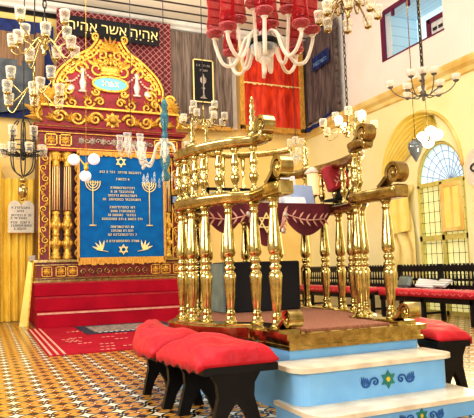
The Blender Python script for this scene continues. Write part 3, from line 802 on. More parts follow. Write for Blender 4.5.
# ------------------------------------------------------------------ the brass railed reading platform
TX = 2.46; ZP = .538
HALF = [(.51, 3.62), (.51, 3.80), (.485, 4.0), (.49, 4.18), (.65, 4.33), (.77, 4.55), (.82, 4.75), (.835, 4.98), (.84, 5.3), (.82, 5.6), (.74, 5.9), (.54, 6.2), (.26, 6.38), (0, 6.42)]
LEFT = [(-dx, y) for dx, y in HALF[:8]] + [(-.66, 5.33), (-.52, 5.68), (-.34, 5.97), (-.10, 6.18)]
RIGHT = [(dx, y) for dx, y in HALF[:8]] + [(.82, 5.25), (.76, 5.55), (.62, 5.84), (.40, 6.08), (.16, 6.20)]
def ring_path(start=0, n=6):
    L = LEFT; Rr = RIGHT[::-1]
    return [(p.x, p.y) for p in spline([(x, y, 0) for x, y in L + Rr], n)]
def offset(path, d):
    out = []; n = len(path)
    for i in range(n):
        a = Vector(path[max(i - 1, 0)]); b = Vector(path[min(i + 1, n - 1)]); t = (b - a).normalized()
        out.append((path[i][0] - t.y * d, path[i][1] + t.x * d))
    return out
RP = ring_path()
tb = thing('reading_platform', 'brass railed bimah on a sky blue drum with two tiers of balusters', 'bimah', (TX, 5.0, 0))
T0 = at(TX, 0, 0)
def TP(mb, n, m, label=None): return part(mb, n, M[m], tb, label)
def outline(d, yf):
    o = [p for p in offset(RP, d) if p[1] > 3.9]
    return [(-.585 - (d - .13), yf)] + [(-.60 - (d - .13), 3.85)] + o + [(.60 + (d - .13), 3.85)] + [(.585 + (d - .13), yf)]
TP(MB().prism(outline(.09, 3.56), 0, .43, T=T0), 'drum', 'blue_paint')
g = MB().prism(outline(.115, 3.515), .43, .455, T=T0).prism(outline(.105, 3.535), .455, .50, T=T0).prism(outline(.135, 3.505), .50, ZP, T=T0)
TP(g, 'brass_plinth', 'brass')
ib = offset(RP, -.11)
cp = [(x, y) for x, y in ib if y > 3.95]
TP(MB().prism([(-.36, 3.64), (-.38, 3.95)] + cp + [(.38, 3.95), (.36, 3.64)], ZP, ZP + .012, T=T0), 'platform_carpet', 'rust')
def sweep(path, prof):
    """profile (across, up) swept along a plan path"""
    n = len(path); rings = []
    for i in range(n):
        a = Vector(path[max(i - 1, 0)]); b = Vector(path[min(i + 1, n - 1)]); t = (b - a).normalized()
        rings.append([(TX + path[i][0] - t.y * q, path[i][1] + t.x * q, z) for q, z in prof])
    return rings
bp = [p for p in ring_path()]
TP(MB().rings(sweep(bp, [(.085, ZP), (.085, ZP + .012), (.07, ZP + .022), (-.07, ZP + .022), (-.085, ZP + .012), (-.085, ZP)]), cap=True, smooth=False), 'foot_rail', 'brass')
LP = [(.055, 0), (.055, .015), (.045, .022), (.04, .05), (.035, .06), (.05, .075), (.035, .09), (.033, .11), (.037, .13), (.056, .34), (.058, .37), (.05, .395), (.032, .41), (.05, .425), (.052, .44), (.033, .455),
      (.045, .475), (.05, .49), (.045, .505), (.032, .52), (.052, .535), (.06, .56), (.061, .59), (.056, .63), (.034, .86), (.033, .875), (.044, .885), (.033, .90), (.038, .92), (.052, .935), (.054, .948)]
LZ = ZP + .022
low_me = MB().lathe([(r * .86, z) for r, z in LP], seg=18).mesh('lower_baluster', M['brass'])
FRT = [(.51, 3.80), (.49, 4.18), (.65, 4.33), (.77, 4.55), (.82, 4.75), (.835, 4.98)]
LPOS = [(-dx, y) for dx, y in FRT] + FRT + [(-.66, 5.33), (-.52, 5.68), (-.34, 5.97), (-.15, 6.14), (.08, 6.2), (.31, 6.14), (.82, 5.25), (.76, 5.55), (.60, 5.87)]
for dx, y in LPOS:
    o = link('lower_baluster', low_me, tb); o.location = (dx, y - 5.0, LZ)
RZ0 = LZ + .948
def railprof(z0, w, h):
    return [(w, z0 + .02), (w, z0 + h * .45), (w * 1.12, z0 + h * .6), (w * 1.12, z0 + h * .85), (w * .8, z0 + h), (-w * .8, z0 + h), (-w * 1.12, z0 + h * .85), (-w * 1.12, z0 + h * .6), (-w, z0 + h * .45), (-w, z0 + .02), (-w * .7, z0), (w * .7, z0)]
TP(MB().rings(sweep(RP, railprof(RZ0, .062, .095)), cap=True), 'lower_rail', 'brass')
def volute(cx, y, z, r, w, mat_, name, back=.16):
    """an inward curling scroll standing on the end of a rail, spiral seen from the side"""
    pts = [(y + back, z), (y + back * .72, z + r * .25), (y + back * .45, z + r * .8), (y + back * .38, z + r * 1.3)]
    c = (y + back * .38 - r * .92, z + r * 1.05)
    pts = [(y + back + .02, z + .005), (y + back * .85, z + r * .35)]
    for i in range(40):
        t = i / 39; a = -.15 + 2 * PI * 1.55 * t; rr = r * (1 - .78 * t)
        pts.append((c[0] + rr * math.cos(a) + 0, c[1] + rr * math.sin(a)))
    P = [(p.x, p.y) for p in spline([(a, b, 0) for a, b in pts], 2)]
    th = r * .17
    inn = offset(P, th); ou = offset(P, -th)
    mb = MB(); n = len(P); W = w
    rings = [[(cx - W, ou[i][0], ou[i][1]), (cx + W, ou[i][0], ou[i][1]), (cx + W * .93, inn[i][0], inn[i][1]), (cx - W * .93, inn[i][0], inn[i][1])] for i in range(n)]
    mb.rings(rings, cap=True, smooth=False)
    mb.lathe([(r * .8, -W * .82), (r * .8, W * .82)], seg=20, T=at(cx, c[0], c[1]) @ Matrix.Rotation(PI / 2, 4, 'Y'))
    mb.sphere((cx - W * .82, c[0], c[1]), r * .22, 8, 6); mb.sphere((cx + W * .82, c[0], c[1]), r * .22, 8, 6)
    return TP(mb, name, mat_)
for s in (-1, 1):
    cx = TX + s * .51
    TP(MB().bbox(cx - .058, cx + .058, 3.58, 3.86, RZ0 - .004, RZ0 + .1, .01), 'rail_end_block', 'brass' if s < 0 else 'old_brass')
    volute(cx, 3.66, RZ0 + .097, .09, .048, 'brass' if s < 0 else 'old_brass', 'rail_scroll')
    volute(cx - (.02 if s > 0 else 0), 3.585, ZP + .022, .066, .052, 'brass', 'foot_scroll', back=.1)
# upper tier
UP = [(-.40, 3.98), (-.485, 4.16)] + [(-dx, y) for dx, y in HALF[4:11]]
UZ0 = RZ0 + .095
UPf = [(p.x, p.y) for p in spline([(x, y, 0) for x, y in [(-.47, 3.95), (-.485, 4.16)] + LEFT[4:11]], 6)]
URZ = 1.965
up_prof = [(.036, 0), (.036, .02), (.02, .035), (.018, .06), (.036, .10), (.04, .125), (.03, .15), (.018, .165), (.034, .18), (.018, .195), (.032, .22), (.034, .25), (.02, .31), (.02, .325), (.035, .34), (.035, URZ - UZ0 - .0)]
up_me = MB().lathe(up_prof, seg=14).mesh('upper_baluster', M['brass'])
for s in (-1, 1):
    pth = UPf if s < 0 else [(p.x, p.y) for p in spline([(x, y, 0) for x, y in [(.47, 3.95), (.485, 4.16)] + RIGHT[4:11]][::-1], 6)]
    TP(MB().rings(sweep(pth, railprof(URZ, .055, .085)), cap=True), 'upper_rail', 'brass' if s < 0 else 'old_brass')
    for dx, y in [(.485, 4.17), (.60, 4.28), (.69, 4.41), (.77, 4.56), (.80, 4.68), (.828, 4.86), (.838, 5.02)] + ([(.69, 5.26), (.60, 5.5)] if s < 0 else [(.82, 5.25), (.77, 5.5)]):
        o = link('upper_baluster', up_me, tb); o.location = (s * dx, y - 5.0, UZ0)
    cx = TX + s * .47
    
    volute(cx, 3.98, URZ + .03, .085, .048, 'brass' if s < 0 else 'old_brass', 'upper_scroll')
# raised rail across the back towards the ark, on thin posts
bk = [(p.x, p.y) for p in spline([(-.44, 5.88, 0), (-.38, 5.95, 0), (-.10, 6.18, 0), (.16, 6.2, 0), (.40, 6.08, 0), (.62, 5.84, 0), (.70, 5.70, 0)], 6)]
TP(MB().rings(sweep(bk, railprof(2.27, .04, .065)), cap=True), 'back_rail', 'brass')
g_me = MB().lathe([(.03, 0), (.02, .05), (.03, .14), (.035, .18), (.018, .22), (.028, .3), (.015, .45), (.03, .5), (.02, .53), (.03, 2.275 - UZ0)], seg=10).mesh('back_post', M['brass'])
for dx, y in ((-.38, 5.95), (-.15, 6.14), (.08, 6.2), (.31, 6.14), (.60, 5.87)):
    o = link('back_post', g_me, tb); o.location = (dx, y - 5, UZ0)
fin = [(.045, 0), (.045, .015), (.02, .03), (.036, .055), (.02, .08), (.034, .1), (.018, .125), (.032, .15), (.016, .175), (.028, .2), (.014, .225), (.024, .245), (.012, .27), (.018, .29), (.004, .33)]
fin_me = MB().lathe(fin, seg=12).mesh('finial', M['brass'])
for dx, y, z in ((-.485, 4.17, URZ + .085), (.70, 4.42, URZ + .085), (-.37, 5.96, 2.335), (-.13, 6.16, 2.335), (.78, 5.5, URZ + .085)):
    o = link('finial', fin_me, tb); o.location = (dx, y - 5, z)

# blue painted steps before the platform
ps = thing('painted_steps', 'two sky blue steps with marble treads and painted star', 'steps', (2.37, 3.2, 0))
def tread(x0, x1, yf, yb, r, n=8):
    return [(x0, yb)] + [(x0 + r - r * math.cos(PI / 2 * i / n), yf + r - r * math.sin(PI / 2 * i / n)) for i in range(n + 1)] + [(x1 - r + r * math.sin(PI / 2 * i / n), yf + r - r * math.cos(PI / 2 * i / n)) for i in range(n + 1)] + [(x1, yb)]
def SP(mb, n, m, l=None): return part(mb, n, M[m], ps, l)
UZ, LZs = .362, .128
SP(MB().prism(tread(1.79, 3.01, 3.23, 3.55, .10), 0, UZ - .03), 'upper_riser', 'blue_paint')
SP(MB().prism(tread(1.76, 3.04, 3.19, 3.55, .12), UZ - .03, UZ), 'upper_tread', 'marble')
SP(MB().prism(tread(1.765, 3.045, 2.985, 3.5, .13), 0, LZs - .028), 'lower_riser', 'blue_paint')
SP(MB().prism(tread(1.75, 3.07, 2.95, 3.5, .14), LZs - .028, LZs), 'lower_tread', 'marble')
def painted(T, cx, cz, k=1.0):
    g = MB(); 
    for kk in (0, 1):
        pass
    star2d(g, cx, cz, .062 * k, T, z1=.003, lw=.24); SP(g, 'painted_star', 'green')
    g = MB(); g.prism([(cx + .03 * k * math.cos(PI / 6 + i * PI / 3), cz + .03 * k * math.sin(PI / 6 + i * PI / 3)) for i in range(6)], 0, .002, T=T); SP(g, 'star_centre', 'yellow_paint')
    for s in (-1, 1):
        def P2(pts): return [(cx + s * k * x, cz + k * z, .002) for x, z in pts]
        g = MB()
        g.tube(P2([(p[0], p[1]) for p in spiral(.105, -.008, .026, 1.1, PI / 2, 1, n=16)]), .006 * k, seg=5, T=T)
        g.tube([tuple(p) for p in spline(P2([(.105, .018), (.135, .012), (.15, -.02), (.17, -.034), (.20, -.028), (.215, .0)]), 5)], [.006 * k] * 25 + [.004 * k], seg=5, T=T)
        for q in range(4):
            leaf2d(g, cx + s * k * (.205 - .018 * q), cz + k * (-.026 - .002 * q), PI / 2 + s * (.15 + .12 * q) * -.6, .062 * k, .0085 * k, T, z=.001, up=.002)
        SP(g, 'painted_scroll', 'deep_blue')
painted(facing_front(2.465, 3.228, 0), 0, .235)
painted(facing_front(2.52, 2.983, 0), .0, .045, .8)

# ------------------------------------------------------------------ curved black benches with red cushions round the drum
def bench(name, label, inner, outer, legs, z=.40):
    cx = sum(p[0] for p in inner + outer) / (2 * len(inner)); cy = sum(p[1] for p in inner + outer) / (2 * len(inner))
    b = thing(name, label, 'bench', (cx, cy, 0), group='curved benches round the platform')
    I = [(p.x, p.y) for p in spline([(x, y, 0) for x, y in inner], 5)]; O = [(p.x, p.y) for p in spline([(x, y, 0) for x, y in outer], 5)]
    part(MB().prism(I + O[::-1], z - .045, z), 'seat', M['black_wood'], b)
    for (x0, x1, y) in legs:
        w = (x1 - x0); zt = z - .045
        side = [(0, 0), (.10, 0), (.20, .12), (.30, .20)]
        pol = [(-.50, 0), (-.28, 0), (-.16, .10), (0, .17), (.16, .10), (.28, 0), (.50, 0), (.42, .10), (.34, .20), (.36, .28), (.50, zt), (-.50, zt), (-.36, .28), (-.34, .20), (-.42, .10)]
        part(MB().prism([(x * w, zz) for x, zz in pol], -.025, .025, T=facing_front((x0 + x1) / 2, y, 0)), 'leg_board', M['black_wood'], b)
    return b
def pad(name, label, inner, outer, z0, z1, seed):
    cx = sum(p[0] for p in inner + outer) / (2 * len(inner)); cy = sum(p[1] for p in inner + outer) / (2 * len(inner))
    I = [(p.x, p.y) for p in spline([(x, y, 0) for x, y in inner], 8)]; O = [(p.x, p.y) for p in spline([(x, y, 0) for x, y in outer], 8)]
    n = len(I); rn = random.Random(seed); ph = [rn.uniform(0, 6) for _ in range(6)]
    def top(u, v):
        i = u * (n - 1); a = min(int(i), n - 2); f = i - a
        p = Vector(I[a]).lerp(Vector(I[a + 1]), f); q = Vector(O[a]).lerp(Vector(O[a + 1]), f)
        return p.lerp(q, v)
    NU, NV = 26, 14; rings = []
    for j in range(NU + 1):
        u = j / NU; e = max(0.0, 1 - abs(2 * u - 1) ** 5)
        ring = []
        for k in range(NV + 1):
            v = k / NV; c = max(0.0, 1 - abs(2 * v - 1) ** 2.6)
            p = top(u, -.02 + 1.08 * v)
            h = z0 + .022 + (z1 - z0 - .022) * (e * c) ** .5 * (.9 + .10 * math.sin(7 * u + 5 * v + ph[0]) + .09 * math.sin(23 * u - 9 * v + ph[1]) * v + .08 * math.sin(14 * v + 19 * u + ph[2]) * v)
            ring.append((p.x, p.y, h))
        for k in range(NV, -1, -1):
            v = k / NV; sk = k == NV; p = top(u, 1.055 if sk else v); ring.append((p.x, p.y, z0 + (-.03 + .012 * math.sin(40 * u + ph[3]) + .008 * math.sin(17 * u) if sk else (.002 if k > 0 else .012))))
        rings.append(ring)
    o = MB().rings(rings, cap=True).build(name, M['cushion'])
    return tag(o, label, 'cushion', 'red bench cushions round the platform')
# left, nearer and farther; right, nearer
B = dict(nl=([(1.70, 3.32), (1.70, 3.7), (1.60, 4.04)], [(1.21, 3.34), (1.18, 3.7), (1.13, 4.0)]),
         fl=([(1.585, 4.10), (1.50, 4.45), (1.48, 4.8), (1.56, 5.4)], [(1.12, 4.06), (1.085, 4.42), (1.15, 4.8), (1.36, 5.42)]),
         nr=([(3.12, 3.47), (3.2, 3.8), (3.38, 4.15), (3.52, 4.6)], [(3.40, 3.43), (3.56, 3.76), (3.74, 4.15), (3.90, 4.6)]))
bench('curved_bench', 'curved black bench nearest the camera, left of the blue steps', *B['nl'], [(1.27, 1.62, 3.42), (1.23, 1.56, 3.93)])
bench('curved_bench', 'farther curved black bench at the left side of the brass platform', *B['fl'], [(1.19, 1.50, 4.17), (1.19, 1.46, 4.72)])
bench('curved_bench', 'curved black bench right of the blue steps', *B['nr'], [(3.14, 3.40, 3.50), (3.34, 3.62, 3.95)])
pad('bench_cushion', 'plump red cushion on the bench beside the blue steps, left side', *B['nl'], .40, .555, 1)
pad('bench_cushion', 'plump red cushion on the farther left bench, by the ark side', *B['fl'], .40, .565, 2)
pad('bench_cushion', 'red cushion on the bench right of the blue steps', *B['nr'], .40, .505, 3)
def leftarc(r0, r1, a0, a1): pass
# ------------------------------------------------------------------ on the platform: lectern box, desk, cloth, books
bx = thing('lectern_box', 'black cloth covered box with grey green side standing on the platform', 'box', (2.6, 5.5, ZP))
part(MB().bbox(2.19, 3.02, 5.33, 5.72, ZP + .012, 1.05, .012), 'body', M['black_cloth'], bx)
part(MB().box(2.165, 2.19, 5.36, 5.70, ZP + .02, 1.04), 'side_board', M['teal'], bx)
dz = 1.605
ds = thing('reading_desk', 'dark slanted reading desk across the back of the platform', 'desk', (2.6, 5.3, ZP))
part(MB().box(1.93, 3.24, 5.07, 5.62, dz - .04, dz), 'desk_top', M['black_wood'], ds)
for x in (2.30, 2.88):
    part(MB().box(x, x + .03, 5.56, 5.59, 1.05, dz - .04), 'leg', M['black_wood'], ds)
# maroon cloth with three scallops
def low(u):
    x = u
    lob = [(0, .10, .0), (.13, .26, 0), (.44, .37, 0), (.73, .29, 0), (1.0, .05, 0)]
    return 1.15 * low0(u)
def low0(u):
    if u < .27: return .10 + .16 * math.sin(PI * min(1, (u + .02) / .29)) ** .8
    if u < .60: return .13 + .24 * math.sin(PI * (u - .27) / .33) ** .8
    return .13 * (1 - (u - .60) / .4) + .02 + .19 * math.sin(PI * (u - .60) / .40) ** .8
def mcl(u, v):
    x = 1.90 + 1.38 * u; z = dz + .012 - low(u) * v
    return (x, 5.05 - .012 * math.sin(u * 22) * v, z)
mc = thing('desk_cloth', 'maroon velvet cloth with embroidered star and leafy sprays hung from desk', 'cloth', (2.6, 5.05, 1.4))
part(MB().grid(mcl, 60, 8).grid(lambda u, v: (1.90 + 1.38 * u, 5.05 + .5 * v, dz + .012), 10, 4), 'velvet', M['maroon'], mc)
T = facing_front(2.53, 5.03, 0)
g = MB(); star2d(g, -.03, 1.42, .10, T, lw=.12); part(g, 'star', M['gold_thread'], mc)
for s in (-1, 1):
    g = MB()
    for (x0, z0, x1, z1) in ((s * .14 - .03, 1.36, s * .16, 1.52), (s * .20, 1.50, s * .62, 1.46)):
        pp = spline([(x0, z0, .004), ((x0 + x1) / 2, (z0 + z1) / 2 - .03, .004), (x1, z1, .004)], 6)
        g.tube(pp, .007, seg=5, T=T)
        for i in range(2, len(pp), 2):
            for q in (-1, 1): leaf2d(g, pp[i].x, pp[i].y, (0 if s > 0 else PI) + q * .9, .085, .010, T, z=.004, up=.004)
    part(g, 'leaf_spray', M['carpet_line'], mc)
    for x, z in ((.20, 1.50), (.17, 1.34)): part(MB().sphere((s * x - .02, z, .004), .03, 7, 5, (1, 1, .3), T=T), 'flower', M['silver'], mc)
tag(MB().bbox(2.16, 3.06, 5.605, 5.63, dz + .02, 1.79, .006).build('white_board', M['grey_white']), 'long pale board standing along the back of the desk', 'board')
g = MB()
for x in (2.10, 2.37, 2.62, 3.07): g.box(x, x + .03, 5.58, 5.60, dz, 1.83)
g.box(2.10, 3.10, 5.58, 5.60, 1.80, 1.83)
tag(g.build('board_frame', M['black_wood']), 'thin black frame in front of the pale board on desk', 'frame')
def leaning(name, label, cat, x0, x1, y, z0, h, lean, m, th=.02):
    T = at((x0 + x1) / 2, y, z0) @ Matrix.Rotation(-lean, 4, 'X'); w = (x1 - x0) / 2
    return tag(MB().bbox(-w, w, 0, th, 0, h, .004, T=T).build(name, M[m]), label, cat)
leaning('white_booklet', 'white booklet propped up on the desk behind the blue one', 'book', 2.83, 3.05, 5.36, dz + .014, .34, .15, 'paper')
leaning('blue_booklet', 'pale blue booklet propped on the desk, right half', 'book', 2.90, 3.16, 5.20, dz + .014, .22, .2, 'blue_paper')
leaning('open_booklet', 'small white booklet at the desk front edge', 'book', 2.78, 3.02, 5.13, dz + .014, .09, .5, 'paper', .03)
lp = thing('oil_lamp', 'amber glass lamp with white cap standing beside the propped booklets', 'lamp', (3.30, 5.28, dz + .012))
part(MB().lathe([(.07, 0), (.07, .012), (.02, .03), (.02, .10), (.06, .13)], (3.20, 5.30, 1.606), 12), 'lamp_foot', M['old_brass'], lp)
part(MB().lathe([(.05, 0), (.052, .02), (.058, .2), (.06, .23)], (3.20, 5.30, 1.735), 14), 'amber_glass', M['glow'], lp)
part(MB().lathe([(.085, .235), (.085, .25), (.05, .29), (.02, .31)], (3.20, 5.30, 1.73), 14), 'cap', M['bulb'] if 0 else M['milk'], lp)
rx = thing('velvet_case', 'red velvet covered case with stitched design tilted on a black stand', 'case', (3.26, 4.98, 1.63))
T = at(3.335, 4.93, 1.775) @ Matrix.Rotation(-.2, 4, 'Y') @ Matrix.Rotation(-.22, 4, 'X')
part(MB().bbox(-.125, .115, 0, .12, 0, .26, .015, T=T), 'velvet_cover', M['crimson'], rx)
part(MB().box(.115, .14, .01, .16, -.02, .26, T=T), 'end_board', M['black_wood'], rx)
g = MB(); TT = T @ at(0, -.004, 0) @ FRONT
g.tube([(p.x, p.y, 0) for p in spline([(-.08, .03, 0), (-.03, .08, 0), (.0, .05, 0), (.03, .12, 0), (.02, .18, 0), (.07, .21, 0)], 6)], .006, seg=5, T=TT)
for k in range(4): leaf2d(g, -.05 + .035 * k, .06 + .035 * k, 2.2, .05, .008, TT, z=0, up=.003)
part(g, 'stitched_design', M['pale_thread'], rx)
part(MB().box(3.29, 3.41, 4.94, 5.06, 1.66, 1.78).box(3.20, 3.44, 4.90, 5.1, 1.637, 1.66), 'stand', M['black_wood'], rx)
bd = thing('red_bead_lamp', 'small crystal lamp with red beads behind the white booklet', 'lamp', (2.97, 5.5, dz + .012))
g = MB().lathe([(.04, 0), (.015, .02), (.015, .25), (.05, .3), (.055, .34)], (2.97, 5.5, dz + .012), 10); part(g, 'stem', M['crystal'], bd)
g = MB()
for k in range(6): g.sphere((2.97 + .05 * math.cos(k), 5.5 + .05 * math.sin(k), 1.99 + .012 * (k % 3)), .03, 8, 6)
part(g, 'bead', M['ruby'], bd)

# ------------------------------------------------------------------ long benches along the right wall
def wall_bench(label, y0, y1, x0=6.72, n_leg=4):
    b = thing('slatted_bench', label, 'bench', ((x0 + .25), (y0 + y1) / 2, 0), group='long benches along the right wall')
    part(MB().box(x0, x0 + .46, y0, y1, .40, .44), 'seat', M['dark_wood'], b)
    part(MB().box(x0 + .02, x0 + .05, y0, y1, .33, .40), 'apron', M['dark_wood'], b)
    for i in range(n_leg):
        y = y0 + .06 + (y1 - y0 - .12) * i / (n_leg - 1)
        part(MB().box(x0 + .02, x0 + .08, y - .03, y + .03, 0, .40), 'leg', M['dark_wood'], b)
        part(MB().box(x0 + .44, x0 + .50, y - .03, y + .03, 0, .96), 'leg', M['dark_wood'], b)
        part(MB().box(x0 + .05, x0 + .46, y - .015, y + .015, .12, .16), 'stretcher', M['dark_wood'], b)
    g = MB().box(x0 + .45, x0 + .48, y0, y1, .83, .93).box(x0 + .45, x0 + .48, y0, y1, .50, .60).box(x0 + .45, x0 + .48, y0, y1, .67, .71)
    k = int((y1 - y0) / .085)
    for i in range(k):
        y = y0 + (y1 - y0) * (i + .5) / k
        g.lathe([(.02, 0), (.02, .02), (.012, .05), (.02, .12), (.012, .2), (.02, .23)], (x0 + .465, y, .60), 6)
        g.sphere((x0 + .465, y, .93), .035, 7, 5, (.5, 1, 1))
    part(g, 'back', M['dark_wood'], b)
    return b
wall_bench('long dark bench with scalloped slatted back, holding the newspapers', 5.6, 8.95)
wall_bench('long dark slatted bench farther along toward the ark wall', 9.15, 12.6)
def flat_pad(label, y0, y1, x0=6.68):
    p = thing('long_cushion', label, 'cushion', (x0 + .2, (y0 + y1) / 2, .44), group='long red bench cushions')
    n = 24; rings = []
    for i in range(n + 1):
        y = y0 + (y1 - y0) * i / n; h = .535 + .008 * math.sin(i * 1.3)
        rings.append([(x0, y, .42), (x0 - .01, y, .50), (x0 + .03, y, h), (x0 + .42, y, h), (x0 + .46, y, .5), (x0 + .46, y, .445), (x0 + .05, y, .441)])
    part(MB().rings(rings, cap=True), 'pad', M['bench_red'], p)
    g = MB(); rn = random.Random(int(y0 * 10))
    y = y0 + .1
    while y < y1 - .2:
        g.tube([(x0 + .025 + .0, y + .02 * k, .50 + .02 * math.sin(k * 1.4 + y)) if 0 else (x0 - .008, y + .02 * k, .475 + .02 * math.sin(k * 1.4 + y)) for k in range(7)], .004, seg=4)
        g.tube([(x0 + .06 + .03 * k, y + .05 * math.sin(k), .545) for k in range(9)], .006, seg=4)
        y += rn.uniform(.12, .2)
    part(g, 'stitching', M['pale_thread'], p)
flat_pad('long red cushion with pale stitching on the nearer wall bench', 5.65, 8.9)
flat_pad('long red cushion on the farther wall bench toward the ark', 9.2, 12.55)
for i, (y, a, lb) in enumerate(((7.95, .5, 'folded newspaper lying on the red cushion, left of two'), (7.62, -.25, 'folded newspaper leaning on the bench back, right of two'))):
    T = at(6.95, y, .552 + .02 * i) @ Matrix.Rotation(.5 * (1 - 2 * i) * .5 + (.15), 4, 'X') @ Matrix.Rotation(-.55, 4, 'Y') @ Matrix.Rotation(a, 4, 'Z')
    g = MB()
    for k in range(3): g.box(-.0, .20, -.17 + .01 * k, .17 + .01 * k, .012 * k, .012 * k + .006, T=T)
    tag(g.build('newspaper', M['newsprint']), lb, 'newspaper', 'newspapers on the wall bench')
sq = MB().bbox(-.05, .05, -.17, .17, 0, .22, .04, T=at(6.98, 8.55, .545) @ Matrix.Rotation(.35, 4, 'Y'))
tag(sq.build('back_cushion', M['teal']), 'dark grey cushion propped on the wall bench left of newspapers', 'cushion')
ot = thing('wall_ring_plaque', 'round cream wall plaque with dark ring, cut by the right picture edge', 'plaque', (XW - .02, 7.56, 2.62))
T = at(XW - .03, 7.52, 2.62) @ FACE_LEFT
part(MB().prism([(.27 * math.cos(i * PI / 14), .34 * math.sin(i * PI / 14)) for i in range(28)], -.02, .01, T=T), 'disc', M['stone'], ot)
part(MB().tube([(.12 * math.cos(i * PI / 12), .07 * math.sin(i * PI / 12), .02) for i in range(26)], .018, seg=6, T=T), 'ring', M['ink'], ot)
# ------------------------------------------------------------------ chandeliers and hanging lamps
CUPS = {
    'cup': ([(.02, 0), (.036, .006), (.038, .035), (.034, .045), (.042, .05), (.044, .08), (.045, .105)], 'clear'),
    'tumbler': ([(.03, 0), (.042, .004), (.046, .05), (.045, .10)], 'clear'),
    'bowl': ([(.015, 0), (.04, .008), (.052, .03), (.046, .045), (.054, .065)], 'milk'),
    'tulip': ([(.02, 0), (.05, .02), (.06, .06), (.045, .12), (.04, .17), (.06, .24)], 'crystal'),
    'ruby': ([(.03, 0), (.07, .03), (.078, .08), (.066, .15), (.062, .24), (.074, .34), (.078, .42)], 'ruby'),
}
CUP_ME = {}; ARM_ME = {}
def cup_mesh(kind, holder):
    if kind not in CUP_ME:
        prof, m = CUPS[kind]
        CUP_ME[kind] = MB().lathe(prof, seg=12).mesh('glass_shade', M[m])
    return CUP_ME[kind]
def arm_mesh(L, dz, r, m, style):
    key = (round(L, 3), round(dz, 3), r, m, style)
    if key not in ARM_ME:
        if style == 'u':
            pts = [(.05, 0, .0), (.16 * L, 0, .10), (.36 * L, 0, .06), (.5 * L, 0, -.10), (.66 * L, 0, -.20), (.86 * L, 0, -.17), (L, 0, dz - .06), (L, 0, dz)]
        elif style == 'up':
            pts = [(.02, 0, 0), (.35 * L, 0, -.03), (.7 * L, 0, .0), (.92 * L, 0, dz * .5), (L, 0, dz)]
        elif style == 'down':
            pts = [(.02, 0, .02), (.2 * L, 0, .10), (.5 * L, 0, .09), (.8 * L, 0, .0), (L, 0, dz * .8), (L, 0, dz)]
        else:
            pts = [(.02, 0, .03), (.22 * L, 0, .06), (.5 * L, 0, -.02 + dz * .2), (.8 * L, 0, dz - .07), (L, 0, dz - .04), (L, 0, dz)]
        mb = MB().tube(spline(pts, 5), r, seg=7)
        mb.lathe([(.012, -.02), (.03, -.008), (.034, .0)], (L, 0, dz), 10)
        ARM_ME[key] = mb.mesh('arm', M[m])
    return ARM_ME[key]
def chain_mesh(h, links=True, r=.006):
    mb = MB()
    if not links:
        mb.tube([(0, 0, 0), (0, 0, h)], r, seg=5); return mb
    n = int(h / .07)
    for i in range(n):
        z = h * (i + .5) / n; a = (i % 2) * PI / 2
        mb.tube([(.014 * math.cos(q) * math.cos(a), .014 * math.cos(q) * math.sin(a), z + .045 * math.sin(q)) for q in [2 * PI * k / 8 for k in range(9)]], r, seg=4)
    return mb
def chandelier(name, label, loc, arms, cup, metal, arm_r=.008, style='s', hub=None, chain=True, links=True, extra=None, cup_dz=0, chain_m='iron', glow=()):
    t = thing(name, label, 'chandelier', loc)
    hub = hub or [(.008, -.08), (.02, -.06), (.012, -.04), (.032, -.02), (.032, .02), (.014, .05), (.02, .09), (.009, .15), (.013, .2), (.005, .28)]
    MB().lathe(hub, seg=12).build('stem', M[metal], t)
    if chain:
        o = chain_mesh(ZC - loc[2] - .2, links).build('chain', M[chain_m], t); o.location = (0, 0, .2)
    for i, (az, L, dz) in enumerate(arms):
        a = link('arm', arm_mesh(L, dz, arm_r, metal, style), t); a.rotation_euler = (0, 0, math.radians(az))
        c = link('glass_shade', cup_mesh(cup, None), a); c.location = (L, 0, dz + cup_dz)
        if i in glow:
            b = MB().sphere((0, 0, .08), .05, 12, 8).build('lit_bulb', M['bulb'], a); b.location = (L, 0, dz)
    if extra: extra(t)
    return t
R8 = [i * 45 for i in range(8)]
# two brass chandeliers of clear cups, top left
chandelier('brass_chandelier', 'brass arm chandelier with clear glass cups at top left corner', (.45, 5.07, 2.93),
           [(10 + i * 51.4, .265, -.06 + .05 * (i % 2)) for i in range(7)] + [(35 + i * 90, .25, .15) for i in range(4)], 'cup', 'brass', arm_r=.006)
chandelier('brass_chandelier', 'lower brass chandelier of clear cups before the slate drape', (.39, 5.36, 2.58),
           [(25 + i * 60, .25, -.07 + .04 * (i % 2)) for i in range(6)] + [(70 + i * 120, .20, .12) for i in range(3)], 'cup', 'brass', arm_r=.006, chain_m='cord', links=False)
# iron basket lantern
def basket(t):
    for nm, z, r in (('upper_ring', .12, .13), ('lower_ring', 0, .215)):
        MB().tube([(r * math.cos(k * PI / 12), r * math.sin(k * PI / 12), z) for k in range(25)], .006, seg=5, cap=False).build(nm, M['iron'], t)
    for k in range(6):
        a = k * PI / 3 + .3; c, s = math.cos(a), math.sin(a)
        MB().tube(spline([(.06 * c, .06 * s, .36), (.12 * c, .12 * s, .26), (.13 * c, .13 * s, .12), (.13 * c, .13 * s, -.08), (.10 * c, .10 * s, -.19), (.02 * c, .02 * s, -.25)], 4), .007, seg=5).build('basket_bar', M['iron'], t)
        MB().tube([(.215 * c, .215 * s, 0), (.05 * c, .05 * s, .0)], .006, seg=5).build('spoke', M['iron'], t)
    MB().sphere((0, 0, -.29), .035, 8, 6).lathe([(.02, -.48), (.045, -.44), (.05, -.38), (.02, -.34)], seg=10).sphere((0, 0, -.50), .018, 6, 4).build('drop_finial', M['old_brass'], t)
